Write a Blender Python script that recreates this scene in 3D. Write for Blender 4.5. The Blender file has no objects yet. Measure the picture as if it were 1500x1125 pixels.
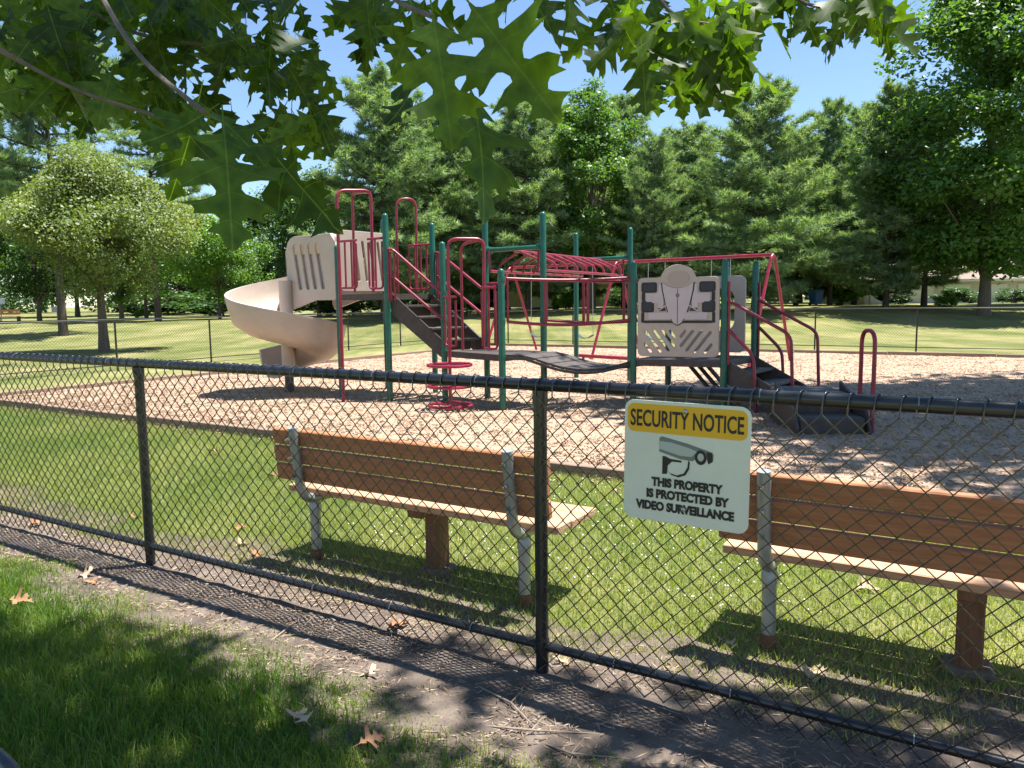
import bpy, bmesh, math, random
import numpy as np
from mathutils import Vector, Matrix
from mathutils.geometry import delaunay_2d_cdt
random.seed(7); RNG = np.random.default_rng(11)
scn = bpy.context.scene; COL = scn.collection
# ------------------------------------------------------------------ camera
CH, PITCH, ROLL, FPX = 1.53, math.radians(6.15), math.radians(0.7), 1128.0
cam = bpy.data.cameras.new('camera'); cam.sensor_width = 36; cam.lens = 36*FPX/1500
cam.clip_start = .05; cam.clip_end = 2000
camo = bpy.data.objects.new('camera', cam); COL.objects.link(camo); scn.camera = camo
fw = Vector((0, math.cos(PITCH), -math.sin(PITCH))); up0 = Vector((1, 0, 0)).cross(fw)
rt = Vector((1, 0, 0))*math.cos(ROLL)-up0*math.sin(ROLL); upv = up0*math.cos(ROLL)+Vector((1, 0, 0))*math.sin(ROLL)
CAM = Vector((0, 0, CH))
mw = Matrix((rt, upv, -fw)).transposed().to_4x4(); mw.translation = CAM; camo.matrix_world = mw
# ------------------------------------------------------------------ sky, sun, exposure
SUN = Vector((.335, .075, 1.17)).normalized()
world = bpy.data.worlds.new('World'); scn.world = world; world.use_nodes = True
nt = world.node_tree; sky = nt.nodes.new('ShaderNodeTexSky'); sky.sky_type = 'NISHITA'; sky.sun_disc = False
sky.sun_elevation = math.asin(SUN.z); sky.sun_rotation = math.atan2(SUN.x, SUN.y)
sky.air_density = 1.0; sky.dust_density = 0.0; sky.ozone_density = 4.0
nt.nodes['Background'].inputs[1].default_value = .078
nt.links.new(sky.outputs[0], nt.nodes['Background'].inputs[0])
sl = bpy.data.lights.new('sun', 'SUN'); sl.energy = 5.0; sl.angle = math.radians(.55); sl.color = (1, .965, .915)
slo = bpy.data.objects.new('sun', sl); COL.objects.link(slo); slo.rotation_euler = SUN.to_track_quat('Z', 'Y').to_euler()
scn.view_settings.view_transform = 'Standard'; scn.view_settings.look = 'None'
scn.view_settings.exposure = 1.4; scn.view_settings.gamma = 1; scn.view_settings.use_curve_mapping = False
scn.cycles.max_bounces = 6; scn.cycles.diffuse_bounces = 3; scn.cycles.transmission_bounces = 4; scn.cycles.transparent_max_bounces = 4
scn.cycles.caustics_reflective = False; scn.cycles.caustics_refractive = False

# ------------------------------------------------------------------ measuring: pixel of the 1500-wide photo -> place
def ray(px, py): return fw+rt*((px-750)/FPX)+upv*((562.5-py)/FPX)
def W(px, py, Y):
    d = ray(px, py); return CAM+d*(Y/d.y)
def G(px, py, z=0.):
    d = ray(px, py); return CAM+d*((z-CH)/d.z)
FE = Vector((.852, -.523, 0)).normalized(); FN = Vector((.523, .852, 0)).normalized(); FO = Vector((-2.14, 4.40, 0))
def L(s, n, z=0.): return FO+FE*s+FN*n+Vector((0, 0, z))     # frame of the playground enclosure
FANG = math.atan2(FE.y, FE.x)

# ------------------------------------------------------------------ materials
MATS = {}
def mat(name, c, rough=.6, c2=None, scale=8., bump=0., bscale=None, stretch=None, metal=0., spec=.5, detail=4., coord='Object', trans=0., coat=0.):
    if name in MATS: return MATS[name]
    m = bpy.data.materials.new(name); m.use_nodes = True; t = m.node_tree; b = t.nodes['Principled BSDF']
    b.inputs['Base Color'].default_value = (*c, 1); b.inputs['Roughness'].default_value = rough
    b.inputs['Metallic'].default_value = metal; b.inputs['Specular IOR Level'].default_value = spec
    if coat: b.inputs['Coat Weight'].default_value = coat; b.inputs['Coat Roughness'].default_value = .15
    if c2 is not None or bump:
        tc = t.nodes.new('ShaderNodeTexCoord'); mp = t.nodes.new('ShaderNodeMapping')
        t.links.new(tc.outputs[coord], mp.inputs[0])
        if stretch: mp.inputs['Scale'].default_value = stretch
    if c2 is not None:
        n = t.nodes.new('ShaderNodeTexNoise'); n.inputs['Scale'].default_value = scale; n.inputs['Detail'].default_value = detail
        n.inputs['Roughness'].default_value = .65
        r = t.nodes.new('ShaderNodeValToRGB'); r.color_ramp.elements[0].color = (*c, 1); r.color_ramp.elements[1].color = (*c2, 1)
        r.color_ramp.elements[0].position = .35; r.color_ramp.elements[1].position = .68
        t.links.new(mp.outputs[0], n.inputs['Vector']); t.links.new(n.outputs['Fac'], r.inputs[0]); t.links.new(r.outputs[0], b.inputs['Base Color'])
    if bump:
        n2 = t.nodes.new('ShaderNodeTexNoise'); n2.inputs['Scale'].default_value = bscale or scale*3; n2.inputs['Detail'].default_value = 5
        bp = t.nodes.new('ShaderNodeBump'); bp.inputs['Strength'].default_value = bump; bp.inputs['Distance'].default_value = .02
        t.links.new(mp.outputs[0], n2.inputs['Vector']); t.links.new(n2.outputs['Fac'], bp.inputs['Height']); t.links.new(bp.outputs[0], b.inputs['Normal'])
    MATS[name] = m; return m
def leafmat(name, c, c2, trans=.35, rough=.45, vein=None, tint=True):
    """leaf: diffuse/gloss on top, translucent; colour varies by the 'tint' vertex attribute; optional veins from uv"""
    m = bpy.data.materials.new(name); m.use_nodes = True; t = m.node_tree; b = t.nodes['Principled BSDF']; out = t.nodes['Material Output']
    b.inputs['Roughness'].default_value = rough; b.inputs['Specular IOR Level'].default_value = .35
    mix = t.nodes.new('ShaderNodeMix'); mix.data_type = 'RGBA'
    at = t.nodes.new('ShaderNodeAttribute'); at.attribute_name = 'tint'
    if tint: t.links.new(at.outputs['Fac'], mix.inputs[0])
    else:
        oi = t.nodes.new('ShaderNodeObjectInfo'); t.links.new(oi.outputs['Random'], mix.inputs[0])
    mix.inputs[6].default_value = (*c, 1); mix.inputs[7].default_value = (*c2, 1)
    colr = mix.outputs[2]
    if vein:
        uv = t.nodes.new('ShaderNodeUVMap'); sp = t.nodes.new('ShaderNodeSeparateXYZ'); t.links.new(uv.outputs[0], sp.inputs[0])
        def mth(op, a, bb=None):
            n = t.nodes.new('ShaderNodeMath'); n.operation = op
            for i, v in enumerate((a, bb)):
                if v is None: continue
                if isinstance(v, (int, float)): n.inputs[i].default_value = v
                else: t.links.new(v, n.inputs[i])
            return n.outputs[0]
        ay = mth('ABSOLUTE', sp.outputs[1])
        mid = mth('LESS_THAN', ay, .0075)
        q = mth('SUBTRACT', sp.outputs[0], mth('MULTIPLY', ay, .62)); fr = mth('ABSOLUTE', mth('SUBTRACT', mth('FRACT', mth('MULTIPLY', q, 4.6)), .5))
        side = mth('MULTIPLY', mth('LESS_THAN', fr, .016), .8)
        mx2 = t.nodes.new('ShaderNodeMix'); mx2.data_type = 'RGBA'; t.links.new(mth('MAXIMUM', mid, side), mx2.inputs[0])
        t.links.new(colr, mx2.inputs[6]); mx2.inputs[7].default_value = (*vein, 1); colr = mx2.outputs[2]
        nz = t.nodes.new('ShaderNodeTexNoise'); nz.inputs['Scale'].default_value = 7; nz.inputs['Detail'].default_value = 6; t.links.new(uv.outputs[0], nz.inputs['Vector'])
        rp = t.nodes.new('ShaderNodeValToRGB'); rp.color_ramp.elements[0].color = (.55, .58, .5, 1); rp.color_ramp.elements[1].color = (1.2, 1.15, 1.1, 1); rp.color_ramp.elements[0].position = .3; rp.color_ramp.elements[1].position = .7; t.links.new(nz.outputs['Fac'], rp.inputs[0])
        m3 = t.nodes.new('ShaderNodeMix'); m3.data_type = 'RGBA'; m3.blend_type = 'MULTIPLY'; m3.inputs[0].default_value = 1; t.links.new(colr, m3.inputs[6]); t.links.new(rp.outputs[0], m3.inputs[7]); colr = m3.outputs[2]
    t.links.new(colr, b.inputs['Base Color'])
    tr = t.nodes.new('ShaderNodeBsdfTranslucent'); g = t.nodes.new('ShaderNodeMix'); g.data_type = 'RGBA'; g.blend_type = 'MULTIPLY'
    g.inputs[0].default_value = 1; t.links.new(colr, g.inputs[6]); g.inputs[7].default_value = (2.1, 2.2, .5, 1); t.links.new(g.outputs[2], tr.inputs[0])
    ms = t.nodes.new('ShaderNodeMixShader'); ms.inputs[0].default_value = trans
    t.links.new(b.outputs[0], ms.inputs[1]); t.links.new(tr.outputs[0], ms.inputs[2]); t.links.new(ms.outputs[0], out.inputs[0])
    MATS[name] = m; return m

M_black = mat('black_vinyl', (.014, .016, .02), .28, spec=.6)
M_wire = mat('black_wire', (.02, .021, .024), .22, spec=.9)
M_green = mat('green_powder_coat', (.006, .085, .05), .33, c2=(.014, .12, .075), scale=7, spec=.5)
M_red = mat('maroon_powder_coat', (.20, .008, .028), .33, c2=(.29, .02, .05), scale=7, spec=.5)
M_tan = mat('tan_plastic', (.43, .35, .285), .42, c2=(.50, .41, .335), scale=2.5, bump=.03, bscale=60)
M_tan2 = mat('pale_lilac_plastic', (.50, .42, .42), .45, c2=(.56, .47, .46), scale=3)
M_blackp = mat('black_plastic', (.012, .012, .016), .5)
M_brown = mat('dark_brown_coated_steel', (.045, .034, .028), .55, c2=(.075, .058, .048), scale=14, bump=.25, bscale=90)
M_galv = mat('galvanised_pipe', (.42, .44, .43), .42, c2=(.30, .32, .31), scale=9, metal=.55)
M_rust = mat('rusty_collar', (.22, .10, .05), .8, c2=(.12, .055, .03), scale=30, bump=.3)
M_wood = mat('shaded_cedar_board', (.46, .195, .085), .62, c2=(.31, .12, .05), scale=5, stretch=(1.2, 14, 14), bump=.22, bscale=7)  # bench wood with the browner tone of the shaded backs painted in
M_woodt = mat('sunlit_cedar_board', (.56, .35, .21), .7, c2=(.38, .21, .115), scale=5, stretch=(1.2, 16, 16), bump=.3, bscale=7)  # same bench wood, sunlight on the seat tops painted in as lighter tone
M_woodp = mat('bench_post_wood', (.24, .105, .045), .65, c2=(.14, .058, .025), scale=5, stretch=(14, 14, 1.2), bump=.25, bscale=7)
M_timber = mat('border_timber', (.30, .21, .15), .85, c2=(.20, .13, .09), scale=6, stretch=(1, 9, 9), bump=.3)
M_conc = mat('concrete_footing', (.20, .16, .12), .9, c2=(.12, .09, .07), scale=10, bump=.5)
M_bark = mat('tree_bark', (.085, .065, .05), .9, c2=(.15, .12, .095), scale=5, stretch=(3, 3, .6), bump=.8, bscale=9)
M_barkd = mat('pine_bark', (.05, .038, .032), .95, c2=(.10, .075, .06), scale=5, stretch=(3, 3, .6), bump=.8, bscale=9)
M_signw = mat('sign_face', (.66, .68, .57), .45, c2=(.61, .63, .53), scale=6); M_signy = mat('sign_yellow', (.70, .39, .012), .45); M_ink = mat('sign_ink', (.012, .01, .012), .5)
M_steel = mat('bolt_steel', (.35, .35, .34), .35, metal=.9)
M_leaf_oak = leafmat('oak_leaf', (.022, .05, .007), (.085, .155, .014), .5, .5, vein=(.11, .18, .035), tint=False)  # wide tone range per leaf paints dark silhouettes beside backlit leaves
M_leaf_oak_s = leafmat('oak_leaf_crown', (.025, .055, .007), (.085, .155, .014), .5, .45, vein=(.11, .18, .035))
M_pine = leafmat('pine_needles', (.09, .16, .095), (.27, .36, .225), .3, .5)
M_pine_y = leafmat('young_pine_needles', (.085, .13, .042), (.22, .265, .10), .25, .5)
M_dec = leafmat('broad_leaves', (.055, .12, .032), (.12, .215, .06), .38, .42)
M_dec_b = leafmat('bright_broad_leaves', (.075, .16, .025), (.135, .24, .045), .35, .42)
M_dec_d = leafmat('dark_broad_leaves', (.03, .07, .02), (.065, .13, .035), .3, .42)
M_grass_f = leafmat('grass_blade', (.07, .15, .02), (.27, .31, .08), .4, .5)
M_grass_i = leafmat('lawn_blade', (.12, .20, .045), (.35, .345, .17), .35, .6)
M_dead = mat('dead_leaf', (.40, .27, .16), .8, c2=(.52, .40, .27), scale=20)
M_dead2 = mat('brown_dead_leaf', (.26, .12, .055), .8, c2=(.36, .19, .10), scale=20)
M_twig = mat('dry_twig', (.20, .15, .11), .9, c2=(.33, .27, .21), scale=20)
M_chip = leafmat('wood_chip', (.29, .185, .105), (.56, .41, .27), .0, .85)
M_clover = mat('clover_flower', (.75, .75, .68), .8)

# ------------------------------------------------------------------ mesh helpers
def tag(o, label=None, cat=None, group=None, kind=None):
    if label: o['label'] = label
    if cat: o['category'] = cat
    if group: o['group'] = group
    if kind: o['kind'] = kind
    return o
def empty(name, loc=(0, 0, 0), rz=0., label=None, cat=None, group=None):
    o = bpy.data.objects.new(name, None); COL.objects.link(o); o.location = loc; o.rotation_euler = (0, 0, rz); o.empty_display_size = .1
    return tag(o, label, cat, group)
def link(name, me, parent=None, m=None):
    o = bpy.data.objects.new(name, me); COL.objects.link(o)
    if m is not None and not me.materials: me.materials.append(m)
    if parent: o.parent = parent
    return o
class MB:
    def __init__(s): s.v = []; s.f = []
    def add(s, v, f):
        k = len(s.v); s.v += [tuple(p) for p in v]; s.f += [tuple(i+k for i in q) for q in f]; return s
    def box(s, c, size, R=None, bev=0.):
        x, y, z = [d/2 for d in size]; b = min(bev, x*.9, y*.9, z*.9)
        c = Vector(c); R = R or Matrix.Identity(3)
        if not b:
            v = [Vector((i*x, j*y, k*z)) for i in (-1, 1) for j in (-1, 1) for k in (-1, 1)]
            f = [(0, 1, 3, 2), (4, 6, 7, 5), (0, 4, 5, 1), (2, 3, 7, 6), (0, 2, 6, 4), (1, 5, 7, 3)]
        else:   # chamfered: an octagon section in the two smaller directions
            bm = bmesh.new(); bmesh.ops.create_cube(bm, size=1); bmesh.ops.scale(bm, vec=(2*x, 2*y, 2*z), verts=bm.verts)
            bmesh.ops.bevel(bm, geom=bm.edges[:], offset=b, segments=1, affect='EDGES'); bm.verts.index_update()
            v = [q.co.copy() for q in bm.verts]; f = [[q.index for q in p.verts] for p in bm.faces]; bm.free()
        return s.add([c+R@p for p in v], f)
    def tube(s, pts, r, n=8, caps=True):
        pts = [Vector(p) for p in pts]; N = len(pts); rs = r if hasattr(r, '__len__') else [r]*N
        T = []
        for i in range(N):
            a = pts[max(i-1, 0)]; b = pts[min(i+1, N-1)]; d = (b-a); T.append(d.normalized() if d.length > 1e-9 else Vector((0, 0, 1)))
        u = T[0].orthogonal().normalized(); V = []
        for i in range(N):
            u = (u-T[i]*u.dot(T[i])); u = u.normalized() if u.length > 1e-6 else T[i].orthogonal().normalized(); w = T[i].cross(u)
            for k in range(n):
                a = 2*math.pi*k/n; V.append(pts[i]+(u*math.cos(a)+w*math.sin(a))*rs[i])
        F = [(i*n+k, i*n+(k+1) % n, (i+1)*n+(k+1) % n, (i+1)*n+k) for i in range(N-1) for k in range(n)]
        if caps: F += [tuple(range(n-1, -1, -1)), tuple((N-1)*n+k for k in range(n))]
        return s.add(V, F)
    def ring(s, c, R, r, n=28, m=7, ax=Vector((0, 0, 1))):
        u = ax.orthogonal().normalized(); w = ax.cross(u); c = Vector(c)
        V = []; F = []
        for i in range(n):
            a = 2*math.pi*i/n; d = u*math.cos(a)+w*math.sin(a)
            for k in range(m):
                b = 2*math.pi*k/m; V.append(c+d*(R+r*math.cos(b))+ax*(r*math.sin(b)))
        for i in range(n):
            for k in range(m): F.append((i*m+k, ((i+1) % n)*m+k, ((i+1) % n)*m+(k+1) % m, i*m+(k+1) % m))
        return s.add(V, F)
    def build(s, name, m, parent=None, smooth=False):
        me = bpy.data.meshes.new(name); me.from_pydata(s.v, [], s.f); me.validate(); me.update()
        bm = bmesh.new(); bm.from_mesh(me); bmesh.ops.recalc_face_normals(bm, faces=bm.faces); bm.to_mesh(me); bm.free()
        if smooth:
            me.polygons.foreach_set('use_smooth', [True]*len(me.polygons)); me.set_sharp_from_angle(angle=math.radians(42))
        return link(name, me, parent, m)
def rnd(P, r=.08, n=5):
    """fillet the corners of a polyline"""
    P = [Vector(p) for p in P]; out = [P[0]]
    for i in range(1, len(P)-1):
        a, b, c = P[i-1], P[i], P[i+1]; d1 = (a-b); d2 = (c-b); q = min(r, d1.length*.49, d2.length*.49)
        s = b+d1.normalized()*q; e = b+d2.normalized()*q
        for k in range(n+1):
            t = k/n; out.append(s*(1-t)**2+b*2*t*(1-t)+e*t*t)
    out.append(P[-1]); return out
def np_mesh(name, V, F, tint=None, uv=None, smooth=False):
    V = np.asarray(V, np.float32); F = np.asarray(F, np.int32); n, k = F.shape
    me = bpy.data.meshes.new(name); me.vertices.add(len(V)); me.vertices.foreach_set('co', V.ravel())
    me.loops.add(n*k); me.loops.foreach_set('vertex_index', F.ravel()); me.polygons.add(n)
    me.polygons.foreach_set('loop_start', np.arange(0, n*k, k, dtype=np.int32))
    if smooth: me.polygons.foreach_set('use_smooth', np.ones(n, bool))
    if tint is not None:
        a = me.attributes.new('tint', 'FLOAT', 'POINT'); a.data.foreach_set('value', np.asarray(tint, np.float32))
    if uv is not None:
        u = me.uv_layers.new(name='UVMap'); u.data.foreach_set('uv', np.asarray(uv, np.float32)[F.ravel()].ravel())
    me.update(calc_edges=True); return me
def flat_curve(name, loops, depth, bev=0.):
    """filled 2D outline with holes, extruded to a real thickness -> mesh"""
    cu = bpy.data.curves.new(name, 'CURVE'); cu.dimensions = '2D'; cu.fill_mode = 'BOTH'; cu.extrude = depth/2; cu.bevel_depth = bev; cu.bevel_resolution = 1
    for lp in loops:
        sp = cu.splines.new('POLY'); sp.points.add(len(lp)-1); sp.use_cyclic_u = True
        for p, q in zip(sp.points, lp): p.co = (q[0], q[1], 0, 1)
    return curve_mesh(name, cu)
def curve_mesh(name, cu):
    o = bpy.data.objects.new(name, cu); COL.objects.link(o); bpy.context.view_layer.update()
    dg = bpy.context.evaluated_depsgraph_get(); me = bpy.data.meshes.new_from_object(o.evaluated_get(dg))
    bpy.data.objects.remove(o); bpy.data.curves.remove(cu); me.name = name; me.materials.clear(); return me
def text_mesh(name, body, size, bold=.0, depth=.001, sx=1., space=1.):
    cu = bpy.data.curves.new(name, 'FONT'); cu.body = body; cu.size = size; cu.align_x = 'CENTER'; cu.align_y = 'CENTER'
    cu.offset = bold; cu.extrude = depth/2; cu.space_character = space; cu.resolution_u = 4
    me = curve_mesh(name, cu)
    for v in me.vertices: v.co.x *= sx
    return me
def rrect(x0, y0, x1, y1, r, n=5):
    out = []
    for cx, cy, a0 in ((x1-r, y1-r, 0), (x0+r, y1-r, 90), (x0+r, y0+r, 180), (x1-r, y0+r, 270)):
        for k in range(n+1):
            a = math.radians(a0+90*k/n); out.append((cx+r*math.cos(a), cy+r*math.sin(a)))
    return out
def slot(x0, y0, x1, y1, w, n=4):
    d = Vector((x1-x0, y1-y0)); a0 = math.atan2(d.y, d.x); out = []
    for cx, cy, s in ((x1, y1, a0-math.pi/2), (x0, y0, a0+math.pi/2)):
        for k in range(n+1):
            a = s+math.pi*k/n; out.append((cx+w*math.cos(a), cy+w*math.sin(a)))
    return out
def plane_mat(o, x_axis, z_up=Vector((0, 0, 1))):
    """matrix: local x along x_axis, local y up, local z out of the face"""
    x = Vector(x_axis).normalized(); y = (z_up-x*z_up.dot(x)).normalized(); z = x.cross(y)
    m = Matrix((x, y, z)).transposed().to_4x4(); m.translation = Vector(o); return m

# ------------------------------------------------------------------ the ground
def sstep(a, b, x):
    t = np.clip((x-a)/(b-a), 0, 1); return t*t*(3-2*t)
def gz(x, y):
    x = np.asarray(x, float); y = np.asarray(y, float)
    return sstep(29, 48, y)*(.55+.45*sstep(-6, 8, x))+sstep(60, 140, y)*.3
xs = np.unique(np.concatenate([np.linspace(-400, -60, 12), np.linspace(-60, 60, 81), np.linspace(60, 400, 12)]))
ys = np.unique(np.concatenate([np.linspace(-80, 0, 9), np.linspace(0, 70, 71), np.linspace(70, 150, 17), np.linspace(150, 600, 10)]))
X, Y = np.meshgrid(xs, ys); V = np.stack([X, Y, gz(X, Y)], -1).reshape(-1, 3); nx = len(xs)
I = (np.arange(len(ys)-1)[:, None]*nx+np.arange(nx-1)[None]).ravel()
me = np_mesh('lawn', V, np.stack([I, I+1, I+nx+1, I+nx], -1), smooth=True)
def lawn_mat():
    m = bpy.data.materials.new('lawn_grass'); m.use_nodes = True; t = m.node_tree; b = t.nodes['Principled BSDF']; b.inputs['Roughness'].default_value = .9; b.inputs['Specular IOR Level'].default_value = .15
    tc = t.nodes.new('ShaderNodeTexCoord')
    def noise(sc, stretch=(1, 1, 1), rot=0, det=5):
        mp = t.nodes.new('ShaderNodeMapping'); mp.inputs['Scale'].default_value = stretch; mp.inputs['Rotation'].default_value = (0, 0, rot); t.links.new(tc.outputs['Object'], mp.inputs[0])
        n = t.nodes.new('ShaderNodeTexNoise'); n.inputs['Scale'].default_value = sc; n.inputs['Detail'].default_value = det; n.inputs['Roughness'].default_value = .7; t.links.new(mp.outputs[0], n.inputs['Vector']); return n.outputs['Fac']
    def ramp(f, c0, c1, p0=.35, p1=.65):
        r = t.nodes.new('ShaderNodeValToRGB'); r.color_ramp.elements[0].color = (*c0, 1); r.color_ramp.elements[1].color = (*c1, 1); r.color_ramp.elements[0].position = p0; r.color_ramp.elements[1].position = p1; t.links.new(f, r.inputs[0]); return r.outputs[0]
    a = ramp(noise(.35), (.145, .165, .055), (.265, .245, .115), .38, .62)
    s = ramp(noise(.55, (1, .12, 1), -FANG, 3), (.7, .78, .62), (1.12, 1.08, 1.1), .42, .58)      # mowing stripes
    fine = ramp(noise(45, det=3), (.7, .72, .6), (1.25, 1.22, 1.2), .3, .7)
    def mul(p, q):
        x = t.nodes.new('ShaderNodeMix'); x.data_type = 'RGBA'; x.blend_type = 'MULTIPLY'; x.inputs[0].default_value = 1; t.links.new(p, x.inputs[6]); t.links.new(q, x.inputs[7]); return x.outputs[2]
    t.links.new(mul(mul(a, s), fine), b.inputs['Base Color'])
    bp = t.nodes.new('ShaderNodeBump'); bp.inputs['Strength'].default_value = .6; bp.inputs['Distance'].default_value = .04; t.links.new(noise(60, det=3), bp.inputs['Height']); t.links.new(bp.outputs[0], b.inputs['Normal'])
    return m
tag(link('lawn', me, None, lawn_mat()), kind='structure')
def strip(name, left, right, z, m, sub=1, wob=0.):
    """ground sheet between two polylines of equal length given in the enclosure frame"""
    n = len(left); V = []; F = []; K = sub+1
    for i in range(n):
        for k in range(K):
            t = k/sub; s = left[i][0]*(1-t)+right[i][0]*t; q = left[i][1]*(1-t)+right[i][1]*t
            zz = z if k in (0, sub) else z+random.uniform(-wob*.2, wob)
            V.append(tuple(L(s, q, zz)))
    for i in range(n-1):
        for k in range(sub): F.append((i*K+k, (i+1)*K+k, (i+1)*K+k+1, i*K+k+1))
    me = bpy.data.meshes.new(name); me.from_pydata(V, [], F); me.update(); me.polygons.foreach_set('use_smooth', [True]*len(F))
    return tag(link(name, me, None, m), kind='structure')
def din(s): return .24+.10*math.sin(s*1.7)+.07*math.sin(s*4.3+1)+.05*math.sin(s*9.1)+.02*s*(s > 0)   # inner edge of the bare strip
def dout(s): return -(.2+.07*max(s+4.5, 0))-.04*math.sin(s*3.1)-.03*math.sin(s*8.3+2)-.55*max(s-3.2, 0)
SS = np.linspace(-14, 7, 150)
M_dirt = mat('bare_dirt', (.075, .056, .044), .95, c2=(.18, .14, .11), scale=5, bump=.9, bscale=40, detail=8)
strip('dirt_path', [(s, dout(s)-.12) for s in SS], [(s, din(s)+.34) for s in SS], .006, M_dirt, sub=18, wob=.014)
M_mulch = mat('mulch', (.27, .175, .115), .95, c2=(.47, .335, .235), scale=22, bump=1.0, bscale=45, detail=8)
SM = np.linspace(-10, 16, 100)
strip('mulch_bed', [(s, 3.4) for s in SM], [(s, 19.5) for s in SM], .02, M_mulch, sub=60, wob=.03)
# timber edging round the mulch: single timbers laid end to end
edge = empty('timber_edging', L(-10, 3.3), 0, 'weathered timber edging framing the wood chip bed', 'edging')
tm = None
def timber(a, b):
    global tm
    d = (b-a); ln = d.length
    if tm is None:
        mb = MB(); mb.box((0, 0, .0), (1, .09, .13), bev=.008); o = mb.build('timber', M_timber, edge); tm = o.data
    else: o = link('timber', tm, edge)
    o.matrix_parent_inverse = edge.matrix_basis.inverted()
    mid = (a+b)/2; o.location = mid+Vector((0, 0, .04+random.uniform(-.008, .008))); o.rotation_euler = (0, 0, math.atan2(d.y, d.x)+random.uniform(-.004, .004)); o.scale = (ln-.012, 1, 1)
for i in range(11): timber(L(-10+i*2.4, 3.34), L(-10+(i+1)*2.4, 3.34)); timber(L(-10+i*2.4, 19.56), L(-10+(i+1)*2.4, 19.56))
for i in range(6): timber(L(-10.05, 3.4+i*2.69), L(-10.05, 3.4+(i+1)*2.69))

# ------------------------------------------------------------------ chain link fences
def chain_mesh(s_len, h0, h1, a=.0375, r=.0021, sides=5, rail_z=None, warp=.006, seed=0):
    """zigzag wires hooked into each other; local x along the fence, y towards the field, z up"""
    rg = np.random.default_rng(seed); nw = int(round(s_len/a)); nh = int((h1-h0)/a); V = []; F = []; base = 0
    zz = h0+np.arange(nh+1)*a
    ang = np.arange(sides)*2*np.pi/sides
    hook = None
    for k in range(nw):
        par = (np.arange(nh+1)+k) % 2
        x = (k+par)*a; y = np.where(par == 0, -r, r)*.9
        x = x+warp*np.sin(zz*5+k*.11)+warp*.5*np.sin(k*.37+zz*2); y = y+.008*np.sin(k*.07+zz*3)
        P = np.stack([x, y, zz+warp*.6*np.sin(k*.2)], -1)
        if rail_z is not None:   # the knuckled ends fold over the rail
            e = P[-1]; ext = np.array([[e[0]+.004, e[1]-.004, rail_z+.012], [e[0]+.010, .020, rail_z+.030], [e[0]+.016, .045, rail_z+.024], [e[0]+.018, .062, rail_z-.002]])
            P = np.concatenate([P, ext]) if k % 2 == 0 else P
        n = len(P); T = np.gradient(P, axis=0); T /= np.linalg.norm(T, axis=1)[:, None]
        U = np.cross(T, np.array([0, 1., 0])); U /= np.linalg.norm(U, axis=1)[:, None]; Wv = np.cross(T, U)
        R = P[:, None]+r*(U[:, None]*np.cos(ang)[None, :, None]+Wv[:, None]*np.sin(ang)[None, :, None])
        V.append(R.reshape(-1, 3)); i = np.arange(n-1)[:, None]*sides; j = np.arange(sides)[None]; j2 = (j+1) % sides
        F.append(np.stack([i+j, i+j2, i+sides+j2, i+sides+j], -1).reshape(-1, 4)+base); base += n*sides
    return np.concatenate(V), np.concatenate(F)
def fence(name, label, A, B, nb, pr, near=False, h=1.2):
    """A,B ends on the ground, nb bays"""
    d = B-A; rz = math.atan2(d.y, d.x); ln = d.length; bay = ln/nb
    root = empty(name, A, rz, label, 'fence')
    sides = 5 if near else 3
    V, F = chain_mesh(bay, .035, h-.03, a=.0375, r=.0030 if near else .0030, sides=sides, rail_z=h if near else None, seed=3)
    cm = np_mesh('chain_link_mesh', V, F, smooth=near); cm.materials.append(M_wire)
    ns = 14 if near else 6
    for i in range(nb+1):
        mb = MB(); mb.tube([(i*bay, .03, -.05), (i*bay, .03, h-.045)], pr, ns); o = mb.build('post', M_black, root, True)
        if near:
            c = MB(); c.tube([(i*bay, .03, h-.075), (i*bay, .03, h-.02)], pr*1.16, ns); c.build('post_cap', M_black, root, True)
            c = MB(); c.tube([(i*bay-.035, .03, h), (i*bay+.035, .03, h)], .0265, ns); c.build('rail_sleeve', M_black, root, True)
            c = MB(); c.tube([(i*bay, .03, .10), (i*bay, .03, .155)], pr*1.14, ns); c.build('rail_band', M_black, root, True)
    mb = MB(); mb.tube([(-.02, .03, h), (ln+.02, .03, h)], 0.0245 if near else .019, ns); mb.build('top_rail', M_black, root, True)
    mb = MB(); mb.tube([(-.02, .03, .128), (ln+.02, .03, .128)], .019 if near else .012, ns); mb.build('bottom_rail', M_black, root, True)
    for i in range(nb):
        o = link('chain_link_mesh', cm, root); o.location = (i*bay, 0, 0); tag(o, kind='stuff')
    if near:
        tie = None
        for i in range(nb):
            for k in range(5):
                for z, rr in ((h, .0255), (.128, .023)):
                    mb = MB(); pts = [Vector((.006*q/8, .03+rr*math.cos(-2.6+q*.72), rr*math.sin(-2.6+q*.72))) for q in range(9)]; mb.tube(pts, .0024, 5)
                    if tie is None: o = mb.build('tie_wire', M_steel, root, True); tie = o.data
                    else: o = link('tie_wire', tie, root)
                    o.location = (i*bay+bay*(k+.6)/5.2+random.uniform(-.05, .05), 0, z); o.scale = (1, 1, rr/.0255)
    return root
nf = fence('near_chain_link_fence', 'black chain link fence in front of the benches carrying the security sign', L(-13.4, -.03), L(-13.4+2.64*8, -.03), 8, .027, True)
# put a post exactly at s = 0 and s = 2.64
nf.location = L(-2.64*5, -.03)
fence('side_chain_link_fence', 'black chain link fence along the left side of the playground', L(-13.4, .2), L(-13.4, 21.1), 8, .024)
fence('back_chain_link_fence', 'black chain link fence along the far side behind the wood chips', L(-13.3, 21.2), L(13.1, 21.2), 10, .024)

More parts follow.
